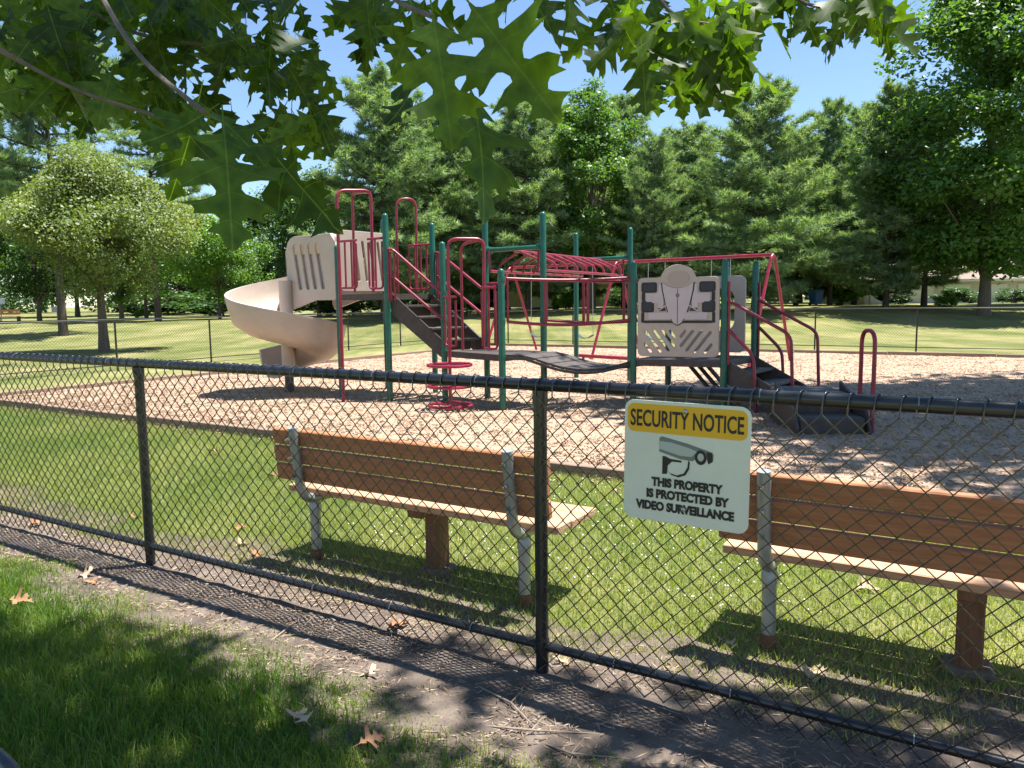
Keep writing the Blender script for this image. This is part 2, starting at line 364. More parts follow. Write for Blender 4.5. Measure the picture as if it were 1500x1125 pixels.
# ------------------------------------------------------------------ security sign
def sign():
    a = W(913, 584, 2.93); # top-left as seen
    S0 = 3.17; Wd = .435; Ht = .43
    # locate along the fence: left edge s, top z
    def solve(px, py, n):      # point of plane n=const seen at pixel
        d = ray(px, py); k = (FN.dot(FO-CAM)+n)/FN.dot(d); return CAM+d*k
    n = -.055
    tl, tr_, bl, br = [solve(px, py, n) for px, py in ((912, 584), (1097, 597), (918, 757), (1100, 783))]
    x0 = (tl+bl)/2; x1 = (tr_+br)/2; w = (x1-x0).length; h = ((tl-bl).length+(tr_-br).length)/2
    c = (tl+tr_+bl+br)/4
    root = empty('security_sign', c, 0, 'square white security notice sign with yellow band wired to the chain link fence', 'sign')
    tilt = Matrix.Rotation(math.radians(-.6), 4, 'Z')
    base = plane_mat((0, 0, 0), FE)@tilt   # local z comes out towards the camera
    def put(nm, me, m, x=0, y=0, z=0, parent=root):
        o = link(nm, me, root, m); o.matrix_local = base@Matrix.Translation((x, y, z)); return o
    print('SIGN', w, h)
    put('sign_plate', flat_curve('sign_plate', [rrect(-w/2, -h/2, w/2, h/2, .035, 8)], .003, .0004), M_signw)
    bh = h*.235
    put('yellow_band', flat_curve('yellow_band', [rrect(-w/2+.011, h/2-.012-bh, w/2-.011, h/2-.012, .026, 8)], .001), M_signy, z=.0024)
    def fit(nm, txt, x, y, wd, ht, bold):
        me = text_mesh(nm, txt, .05, bold); xsv = [v.co.x for v in me.vertices]; ysv = [v.co.y for v in me.vertices]
        cx, cy = (max(xsv)+min(xsv))/2, (max(ysv)+min(ysv))/2; sx = wd/(max(xsv)-min(xsv)); sy = ht/(max(ysv)-min(ysv))
        for v in me.vertices: v.co.x = (v.co.x-cx)*sx; v.co.y = (v.co.y-cy)*sy
        put(nm, me, M_ink, x, y, .0036)
    fit('lettering', 'SECURITY NOTICE', 0, h/2-.012-bh*.5, w*.90, bh*.60, .0009)
    fit('lettering', 'THIS PROPERTY', .02*w, -h*.168, w*.57, h*.078, .0028)
    fit('lettering', 'IS PROTECTED BY', .025*w, -h*.268, w*.66, h*.078, .0028)
    fit('lettering', 'VIDEO SURVEILLANCE', .0*w, -h*.372, w*.79, h*.078, .0028)
    # camera pictogram
    gm = mat('pictogram_grey', (.15, .18, .16), .5); gl = mat('pictogram_light', (.40, .44, .40), .5)
    q = w/.9      # unit so that the plate is 0.9 wide
    def poly(nm, pts, m, z): put(nm, flat_curve(nm, [[(x*q, y*q) for x, y in pts]], .0006), m, 0, 0, z)
    poly('pictogram', [(-.185, .175), (-.165, .185), (.02, .15), (.195, .105), (.205, .085), (.20, .04), (.17, .02), (.155, .06), (.10, .07), (.06, .03), (-.03, .035), (-.185, .075)], gm, .0028)
    poly('pictogram', [(-.183, .15), (-.10, .148), (.04, .118), (.09, .10), (.05, .06), (-.03, .06), (-.183, .095)], gl, .0032)
    c0 = [(.115+.042*math.cos(a), .062+.052*math.sin(a)) for a in np.linspace(0, 2*math.pi, 20)[:-1]]; poly('pictogram', c0, M_ink, .0032)
    c0 = [(.115+.022*math.cos(a), .064+.028*math.sin(a)) for a in np.linspace(0, 2*math.pi, 16)[:-1]]; poly('pictogram', c0, gl, .0036)
    poly('pictogram', [(.155, .105), (.195, .10), (.20, .045), (.17, .02), (.16, .06)], M_ink, .0032)
    poly('pictogram', [(-.16, .045), (-.14, .045), (-.10, .03), (-.02, .025), (-.02, .012), (-.09, .012), (-.12, -.02), (-.125, -.08), (-.16, -.085)], M_ink, .003)
    arc = [(-.125+.0, -.055), (-.09, -.085), (-.04, -.095), (.01, -.075), (.035, -.03), (.04, .02)]
    arc2 = [(x-.012, y+.012) for x, y in arc][::-1]; poly('pictogram', arc+arc2, M_ink, .0034)
    for y in (h/2-.030, -h*.372):
        mb = MB(); mb.tube([(0, 0, -.008), (0, 0, .005), (0, 0, .007)], [.0085, .0085, .005], 12); o = mb.build('bolt', M_steel, root, True); o.matrix_local = base@Matrix.Translation((.0, y, 0))
sign()

# ------------------------------------------------------------------ benches
def bench(s_left, n_leg, label, legs=1.445, over=.2):
    root = empty('park_bench', L(s_left, n_leg), FANG, label, 'bench', 'benches facing the playground')
    x0, x1 = -over, legs+over; ln = x1-x0; cx = (x0+x1)/2
    for x in (0, legs):
        mb = MB(); mb.tube(rnd([(x, -.15, .825), (x, -.12, .60), (x, -.10, .388), (x, .44, .372)], .17, 8), .029, 12); mb.build('pipe_frame', M_galv, root, True)
        mb = MB(); mb.tube([(x, .0, -.05), (x, .0, .37)], .031, 12); mb.build('leg', M_galv, root, True)
        mb = MB(); mb.tube([(x, 0, .305), (x, 0, .345), (x, 0, .36)], [.036, .036, .03], 12); mb.build('sleeve', M_galv, root, True)
        mb = MB(); mb.tube([(x, 0, -.02), (x, 0, .075)], .0335, 12); mb.build('leg_collar', M_rust, root, True)
        for k in range(3):
            z = .543+k*.108; y = -.107-(z-.425)*.13
            mb = MB(); mb.tube([(x, y-.045, z), (x, y-.03, z)], .012, 6); mb.tube([(x, y-.058, z), (x, y-.045, z)], .006, 6); mb.build('bolt', M_steel, root)
    R = Matrix.Rotation(math.radians(8), 3, 'X')
    for k in range(3):
        z = .543+k*.108; y = -.068-(z-.425)*.13; mb = MB(); mb.box((0, 0, 0), (ln, .038, .094), bev=.006)
        o = mb.build('back_board', M_wood, root); o.location = (cx+random.uniform(-.006, .006), y+.004, z+.002); o.rotation_euler = (math.radians(8), 0, random.uniform(-.003, .003))
    for k in range(3):
        mb = MB(); mb.box((0, 0, 0), (ln, .14, .040), bev=.005)
        o = mb.build('seat_board', M_woodt, root); o.location = (cx+random.uniform(-.006, .006), .055+k*.149, .425-.004*k); o.rotation_euler = (0, 0, random.uniform(-.003, .003))
    mx = legs*.52
    mb = MB(); mb.box((mx, .20, .175), (.10, .10, .39), bev=.006); mb.build('middle_post', M_woodp, root)
    mb = MB(); mb.box((mx, .20, .384), (.10, .40, .045), bev=.005); mb.build('seat_bearer', M_woodp, root)
    mb = MB(); mb.box((mx, .20, .0), (.19, .18, .07), Matrix.Rotation(.1, 3, 'Z'), bev=.02); mb.build('footing', M_conc, root)
    return root
bench(.776, .57, 'wooden bench with galvanised pipe legs between the two fence posts')
bench(3.38, .70, 'wooden bench right of the security sign, cut by the right picture edge')

# ------------------------------------------------------------------ the climbing structure
ps = empty('play_structure', (0, 0, 0), 0, 'climbing structure with green posts, maroon rails and tan spiral slide', 'play structure')
d1 = Vector((.80, -.60, 0)); d2 = Vector((.60, .80, 0))
def xy(x, y): return Vector((x, y, 0))
P2 = xy(-1.87, 11.72); P3 = xy(-1.27, 12.70); P2b = P3-d1*1.12; P2c = P2-d1*1.10
P4 = xy(-1.01, 11.56); P5 = xy(-.38, 11.83); P6 = xy(-.13, 10.49); P7 = xy(.47, 11.23)
P8 = xy(1.26, 14.99); P9 = xy(2.19, 14.25); P10 = xy(1.70, 10.75); P11 = xy(2.83, 10.25); P12 = xy(3.5, 11.1); P13 = xy(2.39, 11.73)
ZA, ZC, ZB = 1.665, .80, .70
def post(p, h, m=M_green, r=.047):
    mb = MB(); mb.tube([p-Vector((0, 0, .05)), p+Vector((0, 0, h-.05)), p+Vector((0, 0, h-.02)), p+Vector((0, 0, h-.005))], [r, r, r*.85, r*.4], 14); mb.build('post', m, ps, True)
for p, h in ((P2, 2.86), (P2b, 2.95), (P2c, 2.45), (P3, 2.81), (P4, 2.42), (P5, 2.80), (P6, 1.97), (P7, 2.80), (P8, 2.82), (P9, 2.84), (P10, 2.06), (P11, 2.05), (P12, 2.06), (P13, 1.9)): post(p, h)
def clamp(p, zs):
    for z in zs:
        mb = MB(); mb.tube([p+Vector((0, 0, z-.03)), p+Vector((0, 0, z+.03))], .054, 14); mb.build('clamp', M_green, ps, True)
for p, zs in ((P2, (1.62, 2.33, 1.95)), (P3, (1.62, 2.33)), (P4, (.76, 1.27, 1.66)), (P5, (.76, 1.27, 1.66)), (P6, (.76, 1.25, 1.83)), (P7, (.76, 1.25, 1.83)), (P10, (.66, 1.25, 1.83)), (P11, (.66, 1.12, 1.52)), (P12, (.66, 1.12, 1.52)), (P13, (.66, 1.83))): clamp(p, zs)
def deck(pts, z, nm='deck'):
    me = flat_curve(nm, [[(p.x, p.y) for p in pts]], .05, .004); o = link(nm, me, ps, M_brown); o.location = (0, 0, z-.03)
    mb = MB()
    for i in range(len(pts)):
        a, b = pts[i], pts[(i+1) % len(pts)]; d = (b-a); R = Matrix.Rotation(math.atan2(d.y, d.x), 3, 'Z')
        mb.box((a+b)/2+Vector((0, 0, z-.045)), (d.length-.06, .02, .09), R)
    mb.build('deck_rim', M_brown, ps)
deck([P2c, P2, P3, P2b], ZA); deck([P4, P6, P7, P5], ZC); deck([P10, P11, P12, P13], ZB)
RR = .0205
def tubep(nm, pts, r=RR, m=M_red, fil=.09, parent=ps, n=10):
    mb = MB(); mb.tube(rnd(pts, fil), r, n); return mb.build(nm, m, parent, True)
Z = lambda p, z: Vector((p.x, p.y, z))
# -- deck A front: fireman's pole arch and barrier
pole = xy(-2.57, 11.63)
fp = tubep('fire_pole', [Z(pole, -.05), W(493, 279, 11.63), W(543, 279, 11.95), W(547, 428, 11.95)], .024, fil=.13)
tubep('brace', [W(541, 281, 11.9), W(516, 283, 12.3), W(520, 428, 12.3)], .021, fil=.12, parent=fp)
A0, A1 = P2c+d1*.06, P2-d1*.05
def barrier(a, b, z0, z1, bars, r=.017, nm='barrier', cap=True):
    """loop frame with upright bars between two posts"""
    d = (b-a); root = tubep(nm, [Z(a+d*.03, z1-.05), Z(a+d*.05, z0), Z(b-d*.05, z0), Z(b-d*.03, z1-.05)], r, fil=.06)
    tubep('top_rail', [Z(a, z1), Z(b, z1)], r+.002, parent=root)
    for t in bars: tubep('bar', [Z(a+d*t, z0), Z(a+d*t, z1)], r-.001, parent=root, n=8)
    return root
barrier(A0-d2*.02, A0+d1*.42-d2*.02, ZA+.1, ZA+.83, (.35, .7))
barrier(A1-d1*.32-d2*.02, A1-d2*.02, ZA+.08, ZA+.83, (.5,))
# back edge of deck A with its tall arch
tubep('arch', [W(583, 427, 12.9), W(580, 291, 12.9), W(609, 291, 13.05), W(611, 427, 13.05)], .021, fil=.16)
barrier(P3-d1*.55, P3-d1*.03, ZA+.08, ZA+.80, (.3, .55, .8))
# -- stair from deck A to deck C
st = []
def stair(a0, a1, b0, b1, za, zb, n, nm='stair'):
    """a0-a1 the upper edge, b0-b1 the lower edge"""
    for k in range(n):
        t = (k+.5)/n; z = za+(zb-za)*(k+1)/(n+1); p = a0.lerp(b0, t); q = a1.lerp(b1, t); d = q-p; run = (b0-a0).length/n
        mb = MB(); R = Matrix.Rotation(math.atan2(d.y, d.x), 3, 'Z'); mb.box(Z((p+q)/2, z-.02), (d.length-.06, run*1.05, .035), R, bev=.004)
        o = mb.build('tread', M_brown, ps)
        mb = MB(); mb.box(Z((p+q)/2, z-.1)-((b0-a0).normalized()*run*.5), (d.length-.06, .012, .16), R); mb.build('riser', M_brown, o)
    for a, b in ((a0, b0), (a1, b1)):
        D = Z(b, zb)-Z(a, za); n_ = Vector((D.y, -D.x, 0)).normalized()*.02
        V = [Z(a, za-.30), Z(a, za+.02), Z(b, zb+.1), Z(b, zb-.18)]; V = [v+n_ for v in V]+[v-n_ for v in V]
        mb = MB(); mb.add(V, [(0, 1, 2, 3), (7, 6, 5, 4), (0, 4, 5, 1), (1, 5, 6, 2), (2, 6, 7, 3), (3, 7, 4, 0)]); mb.build('stringer', M_brown, ps)
stair(P2+d2*.08, P3-d2*.05, P4+d2*.06, P5-d2*.02, ZA, ZC, 4)
for (a, b, ha) in ((P2, P4, 0), (P3, P5, 0)):
    u = (b-a).normalized(); off = -d2*.03 if a is P2 else d2*.03
    tubep('handrail', [Z(a+off, ZA+.66), Z(a+off+u*.12, ZA+.66), Z(b+off, ZC+.86)], fil=.1); tubep('handrail', [Z(a+off+u*.08, ZA+.28), Z(b+off, ZC+.47)])
    for t in (.06, .10, .17): tubep('upright', [Z(a.lerp(b, t)+off, ZA-.12+.1*t), Z(a.lerp(b, t)+off, ZA+.66-.35*t)], .017)
# -- deck C front: arch with ring climber
rp = xy(-.86, 10.62)
an = tubep('arch', [Z(rp, -.05), W(656, 350, 10.62), W(709, 350, 10.75), W(708, 507, 10.75)], .024, fil=.13)
tubep('brace', [W(700, 352, 10.75), W(675, 358, 11.0), W(678, 513, 11.0)], .02, fil=.12, parent=an)
for z in (.10, .37, .66):
    mb = MB(); mb.ring(Z(rp, z), .30, .022, 30, 8)
    for a in (.4, 2.5, 4.6): mb.tube([Z(rp, z), Z(rp, z)+Vector((math.cos(a), math.sin(a), 0))*.29], .014, 7)
    mb.build('step_ring', M_red, ps, True)
barrier(P4+(P6-P4)*.04-d2*.03, P4+(P6-P4)*.26-d2*.03, ZC+.08, ZC+.80, (.5,)); barrier(P6-(P6-P4)*.30-d2*.03, P6-(P6-P4)*.04-d2*.03, ZC+.08, ZC+.92, (.45,))
barrier(P5+d1*.03, P5+d1*.30, ZC+.08, ZC+1.0, (.5,))
# -- overhead bars and ridge ladder
for a, b, z in ((P5, P7, 2.30), (P8, P9, 2.30)):
    mb = MB(); mb.tube([Z(a, z), Z(b, z)], .034, 12); mb.tube([Z(a, z)+(b-a)*.03, Z(a, z)+(b-a)*.09], .05, 12); mb.tube([Z(b, z)-(b-a)*.03, Z(b, z)-(b-a)*.09], .05, 12); mb.build('crossbar', M_green, ps, True)
m0, m1 = (P5+P7)/2, (P8+P9)/2; lad = tubep('overhead_ladder', [Z(m0, 2.27), Z(m1, 2.27)], .022); ax = (m1-m0); sd = Vector((ax.y, -ax.x, 0)).normalized()
for s in (-1, 1): tubep('side_rail', [Z(m0+sd*s*.40, 1.98), Z(m1+sd*s*.40, 1.98)], .021, parent=lad)
for s in (-1, 1):
    for e, q in ((m0, .0), (m1, 0)): tubep('hanger', [Z(e+sd*s*.40, 1.98), Z(e+sd*s*.42, 2.29)], .018, parent=lad)
for k in range(9):
    p = m0+ax*((k+.5)/9)
    for s in (-1, 1): tubep('rung', [Z(p, 2.27), Z(p+sd*s*.37+ax*.02, 2.10), Z(p+sd*s*.40+ax*.02, 1.98)], .018, parent=lad, fil=.06, n=8)
# -- clatter bridge between deck C and deck B
def sag(t): return -.17*math.sin(math.pi*min(max((t-.16)/.84, 0), 1))
NB = 9
for k in range(NB):
    t0, t1 = k/NB+.006, (k+1)/NB-.006; V = []
    for t in (t0, t1):
        z = ZC+(ZB-ZC)*t+sag(t)
        for e0, e1, q in ((P6, P10, .08), (P7, P13, -.08)):
            p = e0.lerp(e1, t)+(P7-P6).normalized()*q; V += [Z(p, z), Z(p, z-.035)]
    mb = MB(); mb.add(V, [(0, 2, 6, 4), (1, 5, 7, 3), (0, 1, 3, 2), (4, 6, 7, 5), (0, 4, 5, 1), (2, 3, 7, 6)]); mb.build('bridge_plank', M_brown, ps)
for e0, e1, q in ((P6, P10, .05), (P7, P13, -.05)):
    mb = MB(); pts = [Z(e0.lerp(e1, t)+(P7-P6).normalized()*q, ZC+(ZB-ZC)*t+sag(t)-.05) for t in np.linspace(0, 1, 14)]; mb.tube(pts, .02, 8); mb.build('bridge_chain', M_brown, ps, True)
def side_rails(e0, e1):
    off = (P7-P6).normalized()*(.03 if e0 is P6 else -.03)
    def c(t, z0, dz): return Z(e0.lerp(e1, t)+off, z0+dz*math.sin(math.pi*t))
    r = tubep('bridge_rail', [c(t, 1.835, -.03) for t in np.linspace(.03, .97, 11)], .022, fil=.01)
    tubep('lower_rail', [c(t, 1.255, -.06) for t in np.linspace(.03, .97, 11)], .022, parent=r, fil=.01)
    for t in (.035, .32, .64, .965): tubep('bar', [c(t, 1.255, -.06), c(t, 1.835, -.03)], .022 if t in (.32, .64) else .019, parent=r)
side_rails(P6, P10); side_rails(P7, P13)
# -- race car play panel on deck B
def car_panel():
    a, b = P10, P11; u = (b-a).normalized(); wd = (b-a).length-.14; o = Z((a+b)/2, 0)-Vector((-u.y, u.x, 0))*.0
    pm = plane_mat(o, u); h0, h1 = ZB+.05, ZB+1.12; w = wd/2
    out = rrect(-w, h0, w, h1, .07, 5)
    k = max(range(len(out)), key=lambda i: (out[i][1] > h1-.001)*(out[i][0]))   # right end of the top edge
    top = [(.235*math.cos(t), h1-.03+.20*math.sin(t)) for t in np.linspace(.15, math.pi-.15, 14)]
    out = out[:k+1]+top+out[k+1:]
    holes = []
    for s in (-1, 1):
        for i in range(4):
            x = .10+i*.115; holes.append(slot(s*(x+.015*(4-i)), h0+.36-.01*i, s*(x+.05+.03*i)*.98 if i else s*.145, h0+.30-.085*i if i else h0+.28, .021))
    holes = []
    for s in (-1, 1):
        for (xa, ya, xb, yb) in ((.045, .27, .10, .345), (.05, .15, .205, .345), (.125, .085, .32, .345), (.235, .065, .44, .33), (.37, .06, .455, .165)):
            holes.append(slot(s*xa, h0+ya, s*xb, h0+yb, .024))
    me = flat_curve('race_car_panel', [out]+holes, .026, .005); pan = link('race_car_panel', me, ps, M_tan); pan.matrix_local = pm
    def piece(nm, pts, m, z, th=.008):
        q = link(nm, flat_curve(nm, [pts], th), pan, m); q.location = (0, 0, z)
    for s in (-1, 1):
        def X(pts): return [(s*x, y) for x, y in pts]
        for (x0, y0, x1, y1) in ((.285, h0+.87, .50, h0+1.01), (.325, h0+.60, .50, h0+.76)):
            piece('wheel_well', X(rrect(x0, y0-.0, x1, y1, .03)), M_blackp, .021)
            piece('tyre_tread', X(rrect(x0+.02, y0+.025, x1-.025, y1-.015, .02)), mat('tyre_grey', (.03, .03, .042), .6), .026)
        piece('wheel_well', X(rrect(.45, h0+.76, .495, h0+.87, .01)), M_blackp, .0215); piece('wheel_well', X(rrect(.46, h0+.46, .50, h0+.60, .01)), M_blackp, .0215)
        piece('black_strip', X([(.05, h0+.455), (.46, h0+.455), (.46, h0+.49), (.10, h0+.49)]), M_blackp, .0205)  # black backing strip below the front wing
        piece('fender', X([(.19, h0+.66), (.27, h0+.66), (.27, h0+.73), (.43, h0+.73), (.43, h0+.86), (.27, h0+.86), (.255, h0+.98), (.20, h0+.98)]), M_tan2, .023)
        piece('cockpit_side', X([(.16, h0+.62), (.26, h0+.62), (.26, h0+.715), (.19, h0+.715)]), M_blackp, .0225)
        piece('front_wing', X(rrect(.09, h0+.505, .40, h0+.60, .006)), M_tan2, .025)
        piece('suspension_rod', X([(.13, h0+.70), (.27, h0+.61), (.28, h0+.62), (.14, h0+.715)]), M_tan2, .028)
    bodyp = [(0, h0+.43)]+[(.055, h0+.46), (.11, h0+.56), (.16, h0+.72), (.20, h0+.90), (.21, h0+1.0), (.13, h0+.95), (.06, h0+.93), (0, h0+.925)]
    full = bodyp+[(-x, y) for x, y in bodyp[-2:0:-1]]
    piece('nose_outline', [(x*1.09, (y-h0-.7)*1.03+h0+.695) for x, y in full], M_blackp, .024); piece('nose_cone', full, M_tan2, .030)
    piece('centre_line', [(-.004, h0+.44), (.004, h0+.44), (.004, h0+.92), (-.004, h0+.92)], M_blackp, .0325, .006)
    piece('emblem', [(.028*math.cos(t), h0+.83+.028*math.sin(t)) for t in np.linspace(0, 6.28, 15)[:-1]], mat('emblem_grey', (.18, .15, .15), .5), .034, .005)
    piece('visor', [(.15*math.cos(t), h0+1.06+.10*math.sin(t)) for t in np.linspace(0, 6.28, 25)[:-1]], mat('visor_tan', (.40, .32, .27), .5), .021)
    for x, y in ((-.44, .07), (.44, .07)): pass
    return pan
car_panel()
# -- window panel on the far edge of deck B
u = (P12-P13).normalized(); wp = flat_curve('window_panel', [rrect(-.5, ZB+.05, .5, ZB+1.15, .08), rrect(-.34, ZB+.35, .36, ZB+.98, .16)], .05, .006)
o = link('window_panel', wp, ps, M_tan); o.matrix_local = plane_mat(Z((P12+P13)/2, 0), u)
# -- stair and transfer step on the right of deck B
B0, B1 = P11+d1*.95, P12+d1*.95
stair(P11+d2*.06, P12-d2*.06, B0+d2*.06, B1-d2*.06, ZB, .12, 3)
for a, b, o in ((P11, B0, 0), (P12, B1, .0)):
    for z0, z1, t in ((1.50, 1.12, .92), (1.12, .85, .42)):
        tubep('handrail', [Z(a, z0+.02), Z(a.lerp(b, .06), z0), Z(a.lerp(b, t), z1-.06), Z(a.lerp(b, t+.06), -.05)], .022, fil=.12)
    tubep('upright', [Z(a+d1*.06, ZB-.05), Z(a+d1*.06, 1.75)], .018)
# rear climber: slanted slatted ramp under deck B
V0 = [P13.lerp(P10, .35), P13.lerp(P10, .9)]
for k in range(3):
    a = Z(xy(2.55+k*.13, 11.2+k*.02), ZB-.08); b = Z(xy(3.0+k*.13, 10.95), .04); D = b-a; mb = MB()
    mb.box((a+b)/2, (D.length, .11, .03), D.to_track_quat('X', 'Z').to_matrix()); mb.build('ramp_slat', M_brown, ps)
# transfer step at the foot of the stair
ts0 = G(1170, 640); ts1 = G(1268, 640); tu = (ts1-ts0).normalized(); tn = Vector((-tu.y, tu.x, 0)); tw = (ts1-ts0).length
for k, (z, dep) in enumerate(((.21, .42), (.42, .42), (.42, .55))):
    c = (ts0+ts1)/2+tn*(.21+k*.43); mb = MB(); mb.box(Z(c, z/2), (tw, dep, z), Matrix.Rotation(math.atan2(tu.y, tu.x), 3, 'Z'), bev=.02); mb.build('transfer_step', M_brown, ps)
for e, s in ((ts0, -1), (ts1, 1)):
    V = []
    for q in (.012, .042):
        for y, z in ((-.06, 0), (-.06, .10), (.10, .30), (.9, .52), (.9, 0)): V.append(Z(e+tu*s*q+tn*y, z))
    mb = MB(); mb.add(V, [(0, 1, 2, 3, 4), (9, 8, 7, 6, 5)]+[(i, (i+1) % 5, (i+1) % 5+5, i+5) for i in range(5)]); mb.build('step_side', M_brown, ps)
hb = ts1+tu*.07
tubep('grab_arch', [Z(hb+tn*.02, -.05), Z(hb+tn*.02, 1.16), Z(hb-tu*.02+tn*.34, 1.16), Z(hb-tu*.02+tn*.34, -.05)], .023, fil=.16)
# -- slide hood on deck A
SC = xy(-3.79, 13.05)
def hood():
    u = -d1; o = P2c+u*.02; h0, h1 = ZA-.08, ZA+.97; ln = 1.24
    def panel(nm, org, ux, w, holes):
        out = [(0, h0-.06), (.05, h0-.16), (.30, h0-.10), (.7, h0), (w-.05, h0+.0), (w, h0+.08), (w, h1-.14), (w-.12, h1), (.22, h1), (.12, h1-.03), (.04, h1-.10), (0, h1-.24)]
        me = flat_curve(nm, [out]+holes, .03, .005); p = link(nm, me, ps, M_tan); p.matrix_local = plane_mat(org, ux); return p
    hs = [slot(.22+i*.19, h1-.17, .34+i*.19, h0+.22, .056) for i in range(4)]
    # near side: seen from outside, local x runs from the far end to the deck
    e = o+u*ln; panel('hood_side', Z(e, 0), d1, ln, hs)
    panel('hood_side', Z(e+d2*.95, 0), d1, ln, hs)
    mb = MB(); mb.box(Z(o+u*(ln*.48)+d2*.04, (h0+h1)/2+.02), (ln*.84, .02, .80), Matrix.Rotation(math.atan2(u.y, u.x), 3, 'Z')); mb.build('hood_sheen_panel', M_tan2, ps)  # pale panel added behind the slots to paint the sky sheen in them
    # rounded top and closed outer end
    mb = MB(); N = 10; prof = [(0, h1-.32), (0, h1-.1), (.10, h1), (.85, h1), (.95, h1-.1), (.95, h1-.32)]; V = []; F = []
    for k, (x, dz) in enumerate(((0, 0), (ln*.5, .0), (ln-.10, 0), (ln, -.05), (ln+.05, -.16), (ln+.05, -.5))):
        for (y, z) in prof: V.append(Z(o+u*x+d2*y, z+dz+.018))
    n = len(prof)
    for i in range(5):
        for j in range(n-1): F.append((i*n+j, i*n+j+1, (i+1)*n+j+1, (i+1)*n+j))
    mb.add(V, F); q = mb.build('hood_top', M_tan, ps, True); sm = q.modifiers.new('thick', 'SOLIDIFY'); sm.thickness = .025
    # entry panel on the deck edge
    w = (P2b-P2c).length-.1; me = flat_curve('entry_panel', [rrect(0, ZA+.06, w, h1+.05, .05)]+[slot(.30+i*.17, h1-.12, .38+i*.17, ZA+.24, .030) for i in range(4)], .03, .005)
    p = link('entry_panel', me, ps, M_tan); p.matrix_local = plane_mat(Z(P2c+d2*.05, 0), d2)
hood()
def spiral():
    a0, a1 = math.radians(62), math.radians(497); N = 84; prof = []
    # chute section: (radius, height): inner lip, inner wall, floor, outer wall, outer lip, and back for thickness
    inn = [(.12, .22), (.15, .24), (.19, .12), (.28, .03), (.50, 0), (.70, .03), (.83, .13), (.89, .32), (.915, .50), (.97, .50), (.97, .45)]
    out = [(.93, .28), (.87, .09), (.72, -.02), (.50, -.04), (.27, -.01), (.15, .08), (.11, .18)]
    prof = inn+out; n = len(prof); V = []; F = []
    for i in range(N+1):
        t = i/N; a = a0+(a1-a0)*t; z = ZA-.06-(ZA-.06-.27)*(t**.93); wl = 1+.0*t
        for r, h in prof:
            hh = h*(1.15-.25*t) if h > .1 else h
            V.append(SC+Vector((math.cos(a)*r, math.sin(a)*r, z+hh)))
    for i in range(N):
        for k in range(n): F.append((i*n+k, i*n+(k+1) % n, (i+1)*n+(k+1) % n, (i+1)*n+k))
    F += [tuple(range(n)), tuple(N*n+k for k in range(n-1, -1, -1))]
    mb = MB(); mb.add(V, F); mb.build('spiral_chute', M_tan, ps, True)
    mb = MB(); mb.tube([SC+Vector((0, 0, -.05)), SC+Vector((0, 0, .40))], .075, 16); mb.build('slide_footing_post', M_brown, ps, True)
    mb = MB(); mb.tube([SC+Vector((0, 0, .40)), SC+Vector((0, 0, ZA+.25))], .11, 16); mb.build('slide_column', M_tan, ps, True)
spiral()

# ------------------------------------------------------------------ swing set behind
sw = empty('swing_set', (0, 0, 0), 0, 'tall maroon swing frame with slanted legs behind the climbing structure', 'swing set')
E1, E2 = xy(0, 22.8), xy(5.93, 17.6); sdir = (E2-E1).normalized(); sp_ = Vector((-sdir.y, sdir.x, 0)); Em = E1.lerp(E2, .47)
mb = MB(); mb.tube([Z(E1, 2.5), Z(E2, 2.5)], .04, 12); mb.build('top_beam', M_red, sw, True)
for e in (E1, Em, E2):
    for s in (-1, 1):
        mb = MB(); mb.tube(rnd([Z(e, 2.5), Z(e+sp_*s*.10, 2.44), Z(e+sp_*s*1.2, -.05)], .12), .036, 12); mb.build('leg', M_red, sw, True)
for i, (t, lab) in enumerate(((.13, 'black belt swing nearest the left end of the swing frame'), (.34, 'black belt swing just left of the middle swing frame leg'), (.62, 'black belt swing just right of the middle swing frame leg'), (.84, 'black belt swing nearest the right end of the swing frame'))):
    c = E1.lerp(E2, t); r = empty('swing', Z(c, .5), 0, lab, 'swing', 'swings on the maroon swing frame')
    V = []
    for k in range(9):
        x = (k-4)/4*.26; z = .10*(x/.26)**2
        for y in (-.07, .07):
            V.append(sdir*x+sp_*y+Vector((0, 0, z))); V.append(sdir*x+sp_*y+Vector((0, 0, z-.012)))
    F = []
    for k in range(8):
        b = k*4; F += [(b, b+2, b+6, b+4), (b+1, b+5, b+7, b+3), (b, b+4, b+5, b+1), (b+2, b+3, b+7, b+6)]
    mb = MB(); mb.add(V, F); mb.build('seat', mat('swing_rubber', (.03, .045, .075), .45), r)
    for s in (-1, 1):
        mb = MB(); mb.tube([sdir*s*.26+Vector((0, 0, .09)), sdir*s*.24+Vector((0, 0, 1.95))], .009, 5); mb.build('chain', M_steel, r)
bb = empty('balance_beam', (0, 0, 0), 0, 'low maroon balance beam standing on the wood chips behind the bridge', 'balance beam')
q0, q1 = W(846, 526, 17.5), W(935, 527, 16.2); q0.z = q1.z = .28
mb = MB(); mb.tube([q0, q1], .04, 10); mb.build('beam', M_red, bb, True)
for t in (.1, .9):
    p = q0.lerp(q1, t); mb = MB(); mb.tube([Z(p, -.05), Z(p, .27)], .03, 8); mb.build('leg', M_red, bb, True)

